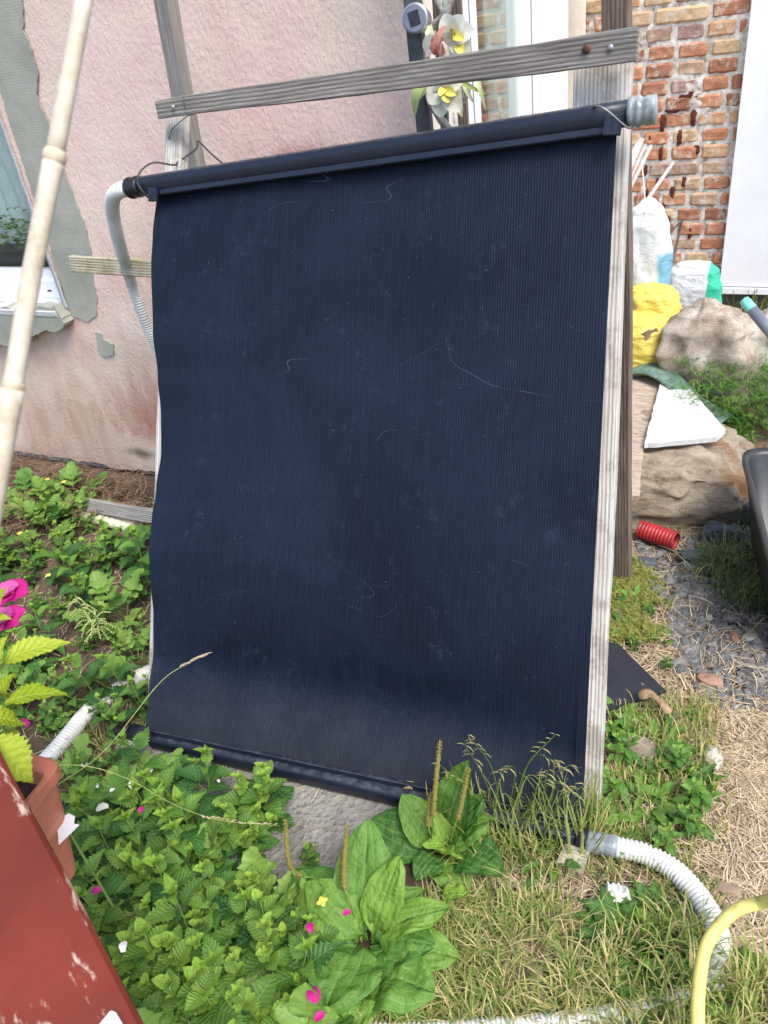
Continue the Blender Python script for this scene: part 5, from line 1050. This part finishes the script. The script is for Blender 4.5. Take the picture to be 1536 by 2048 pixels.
grass('green_grass', [(1410, 620), (1600, 620), (1600, 590), (1420, 575)], 900, .14, .006, 'grass_blade', 'light green grass along the brick wall foot', .3, 8)
grass('blue_green_grass', [(1400, 1110), (1536, 1120), (1600, 1240), (1480, 1230), (1400, 1180)], 1100, .10, .0026, 'blue_grass', 'dark blue green grass tuft beside the black tub', .25, 9, lean=1.2)
# feathery clump over the sacks and the mossy ground cover by the post
def sprigs(name, px, n, L, mat, label, seed, zz=0, hh=.05, lw=.0028, ll=.012):
    g = random.Random(seed); mb = MB()
    for (x, y) in pts_in(zone(px, zz), n, g):
        if noise.noise(Vector((x*9, y*9, seed))) < -.25: continue
        z = gz(x, y)+g.uniform(0, hh); a = g.uniform(0, 6.28); d = Vector((math.cos(a), math.sin(a), g.uniform(.1, .9))).normalized()*L*g.uniform(.5, 1.2); A = Vector((x, y, z)); tn = g.random()*.7
        blade(mb, A, A+d, .0012, Vector((0, 0, .004)), tn, 2)
        for k in range(7):
            q = A+d*((k+1)/7); a2 = g.uniform(0, 6.28); e = Vector((math.cos(a2), math.sin(a2), g.uniform(-.1, .8)))*ll; blade(mb, q, q+e, lw, Vector((0, 0, 0)), tn, 2)
    return tag(mb.obj(name, mat), label, 'ground cover', kind='stuff')
sprigs('feathery_weed', [(1365, 868), (1340, 815), (1385, 765), (1536, 740), (1700, 740), (1700, 860), (1536, 880), (1440, 870)], 3600, .055, 'weed_leaf', 'feathery green weed spreading over the sacks and foam board', 3, zz=.12, hh=.15, ll=.015)
sprigs('mossy_weed', [(1205, 1150), (1260, 1120), (1330, 1180), (1350, 1260), (1300, 1290), (1215, 1290)], 2200, .03, 'moss_leaf', 'yellow green ground cover around the foot of the rear post', 4, hh=.02, ll=.009, lw=.0022)
sprigs('mossy_weed', [(1400, 860), (1480, 900), (1500, 1060), (1460, 1040), (1450, 900)], 300, .04, 'weed_leaf', 'small green weeds between the bark slab and the tub', 5, hh=.02)
# gravel
g = random.Random(11); mb = MB()
for (px, n_, s0, s1) in (([(1330, 1200), (1400, 1160), (1700, 1150), (1700, 1430), (1440, 1420), (1350, 1330)], 1500, .007, .014), ([(1270, 1075), (1400, 1070), (1536, 1060), (1536, 1200), (1300, 1200)], 350, .006, .016), ([(1250, 1440), (1700, 1400), (1700, 1750), (1300, 1700)], 160, .004, .010)):
    for (x, y) in pts_in(zone(px), n_, g):
        s_ = g.uniform(s0, s1); blob((x, y, gz(x, y)+s_*.5), (s_*g.uniform(.8, 1.3), s_*g.uniform(.7, 1.1), s_*.8), g.random()*99, 2.8, .22, 1.3, 9, 6, rot=E3(g.uniform(-.5, .5), g.uniform(-.5, .5), g.uniform(0, 6.3)), tone=(g.random()**1.6), mb=mb)
tag(mb.obj('gravel', 'gravel_stone', smooth=False), 'loose blue grey gravel on the ground at the right', 'gravel', kind='stuff')
# yellow blossoms of the celandine, dock seed spray
for i, (x, y, z) in enumerate([(95, 960, .12), (128, 965, .14), (40, 1068, .1), (97, 1152, .1), (645, 1805, .12)]):
    mb = MB(); c = G(x, y, z)
    for k in range(4): a = k*PI/2+i; leaf3(mb, c, c+Vector((math.cos(a), math.sin(a), .3))*.011, .009, 'petal', rows=5, cols=2)
    tag(mb.obj('yellow_flower', 'yellow_petal'), ['leftmost small yellow flower below the pink wall', 'second yellow flower below the pink wall', 'yellow flower beside the bamboo cane foot', 'yellow flower in the weeds left of the mat', 'small yellow flower on the plantain leaves'][i], 'flower')
nf = thing('nettle_spray', 'greenish nettle flower spray above the weeds left of the mat', 'plant', G(190, 1290, 0)); mb = MB(); mb2 = MB()
for (x0, y0, z0, x1, y1, z1) in [(195, 1290, 0, 150, 1190, .25), (195, 1290, 0, 190, 1230, .25)]:
    P = spline([G(x0, y0, z0), G((x0+x1)/2+6, (y0+y1)/2, (z0+z1)/2), G(x1, y1, z1)], 20); tube(mb2, P, .0015, 5)
    for k in range(16):
        p = P[8+k*12//16]; a = U(0, 6.28); e = p+Vector((math.cos(a)*.045, math.sin(a)*.045, -.015)); Q = spline([p, (p+e)/2+Vector((0, 0, .01)), e], 9)
        for q in Q: blob(q, (.0028, .0028, .0028), nu=5, nv=4, amp=.2, seed=k, mb=mb)
mb.obj('flower_tassels', 'seed_green', nf); mb2.obj('stem', 'stem_green', nf)

# ------------------------------------------------------------------ labels that single out each field plant by the landmark it stands nearest to
def PJ(p):
    v = RM.transposed() @ (Vector(p)-O); return _c[0]+_f*v.x/-v.z, _c[1]-_f*v.y/-v.z
LMK = {'the pink rose blooms': (20, 1220), 'the foot of the pink wall': (240, 985), 'the lower cross board': (240, 1015), 'the nettle flower spray': (180, 1240), 'the half buried white hose': (120, 1490),
       'the left lower edge of the mat': (300, 1250), 'the terracotta trough': (110, 1590), 'the lower bamboo cane': (5, 1020), 'the left end of the bottom header': (250, 1465), 'the pink petal by the bench': (193, 1784),
       'the concrete slab edge': (480, 1740), 'the broad plantain leaves': (600, 1860), 'the red bench edge': (240, 1960), 'the bottom of the picture': (440, 2048), 'the yellow garden hose': (1400, 1930), 'the white hose bend': (1390, 1780),
       'the crumpled paper': (1235, 1800), 'the rotten log': (1268, 1496), 'the dark plate': (1270, 1350), 'the foot of the right post': (1190, 1610), 'the black tub': (1500, 1080), 'the bark slab': (1450, 950), 'the red drainage pipe': (1350, 1080), 'the back of the mat': (700, 1100), 'the grey concrete lump': (1424, 1517)}
bk = {}
for o in list(COL.objects):
    if o.parent is None and o.get('group') and o.get('category') == 'plant':
        m_ = o.matrix_basis.translation; x, y = PJ(m_+Vector((0, 0, .08))); near = min(LMK, key=lambda k: (LMK[k][0]-x)**2+(LMK[k][1]-y)**2)
        head = next((v for v in NM.values() if o['label'].startswith(v)), o['label'].split(' stem')[0].split(' growing')[0])
        bk.setdefault((head, near), []).append(((LMK[near][0]-x)**2+(LMK[near][1]-y)**2, o.name, o))
RK = ['', 'second ', 'third ', 'fourth ', 'fifth ', 'sixth ', 'seventh ', 'eighth ', 'ninth ', 'tenth ', 'eleventh ', 'twelfth ', 'thirteenth ', 'fourteenth ', 'fifteenth ', 'sixteenth ']
for (head, near), L in bk.items():
    for i, (_, _, o) in enumerate(sorted(L)):
        o['label'] = head+', '+RK[i]+'nearest to '+near if i < 15 else head+' well away from but closest to '+near; o['group'] = head+' around '+near
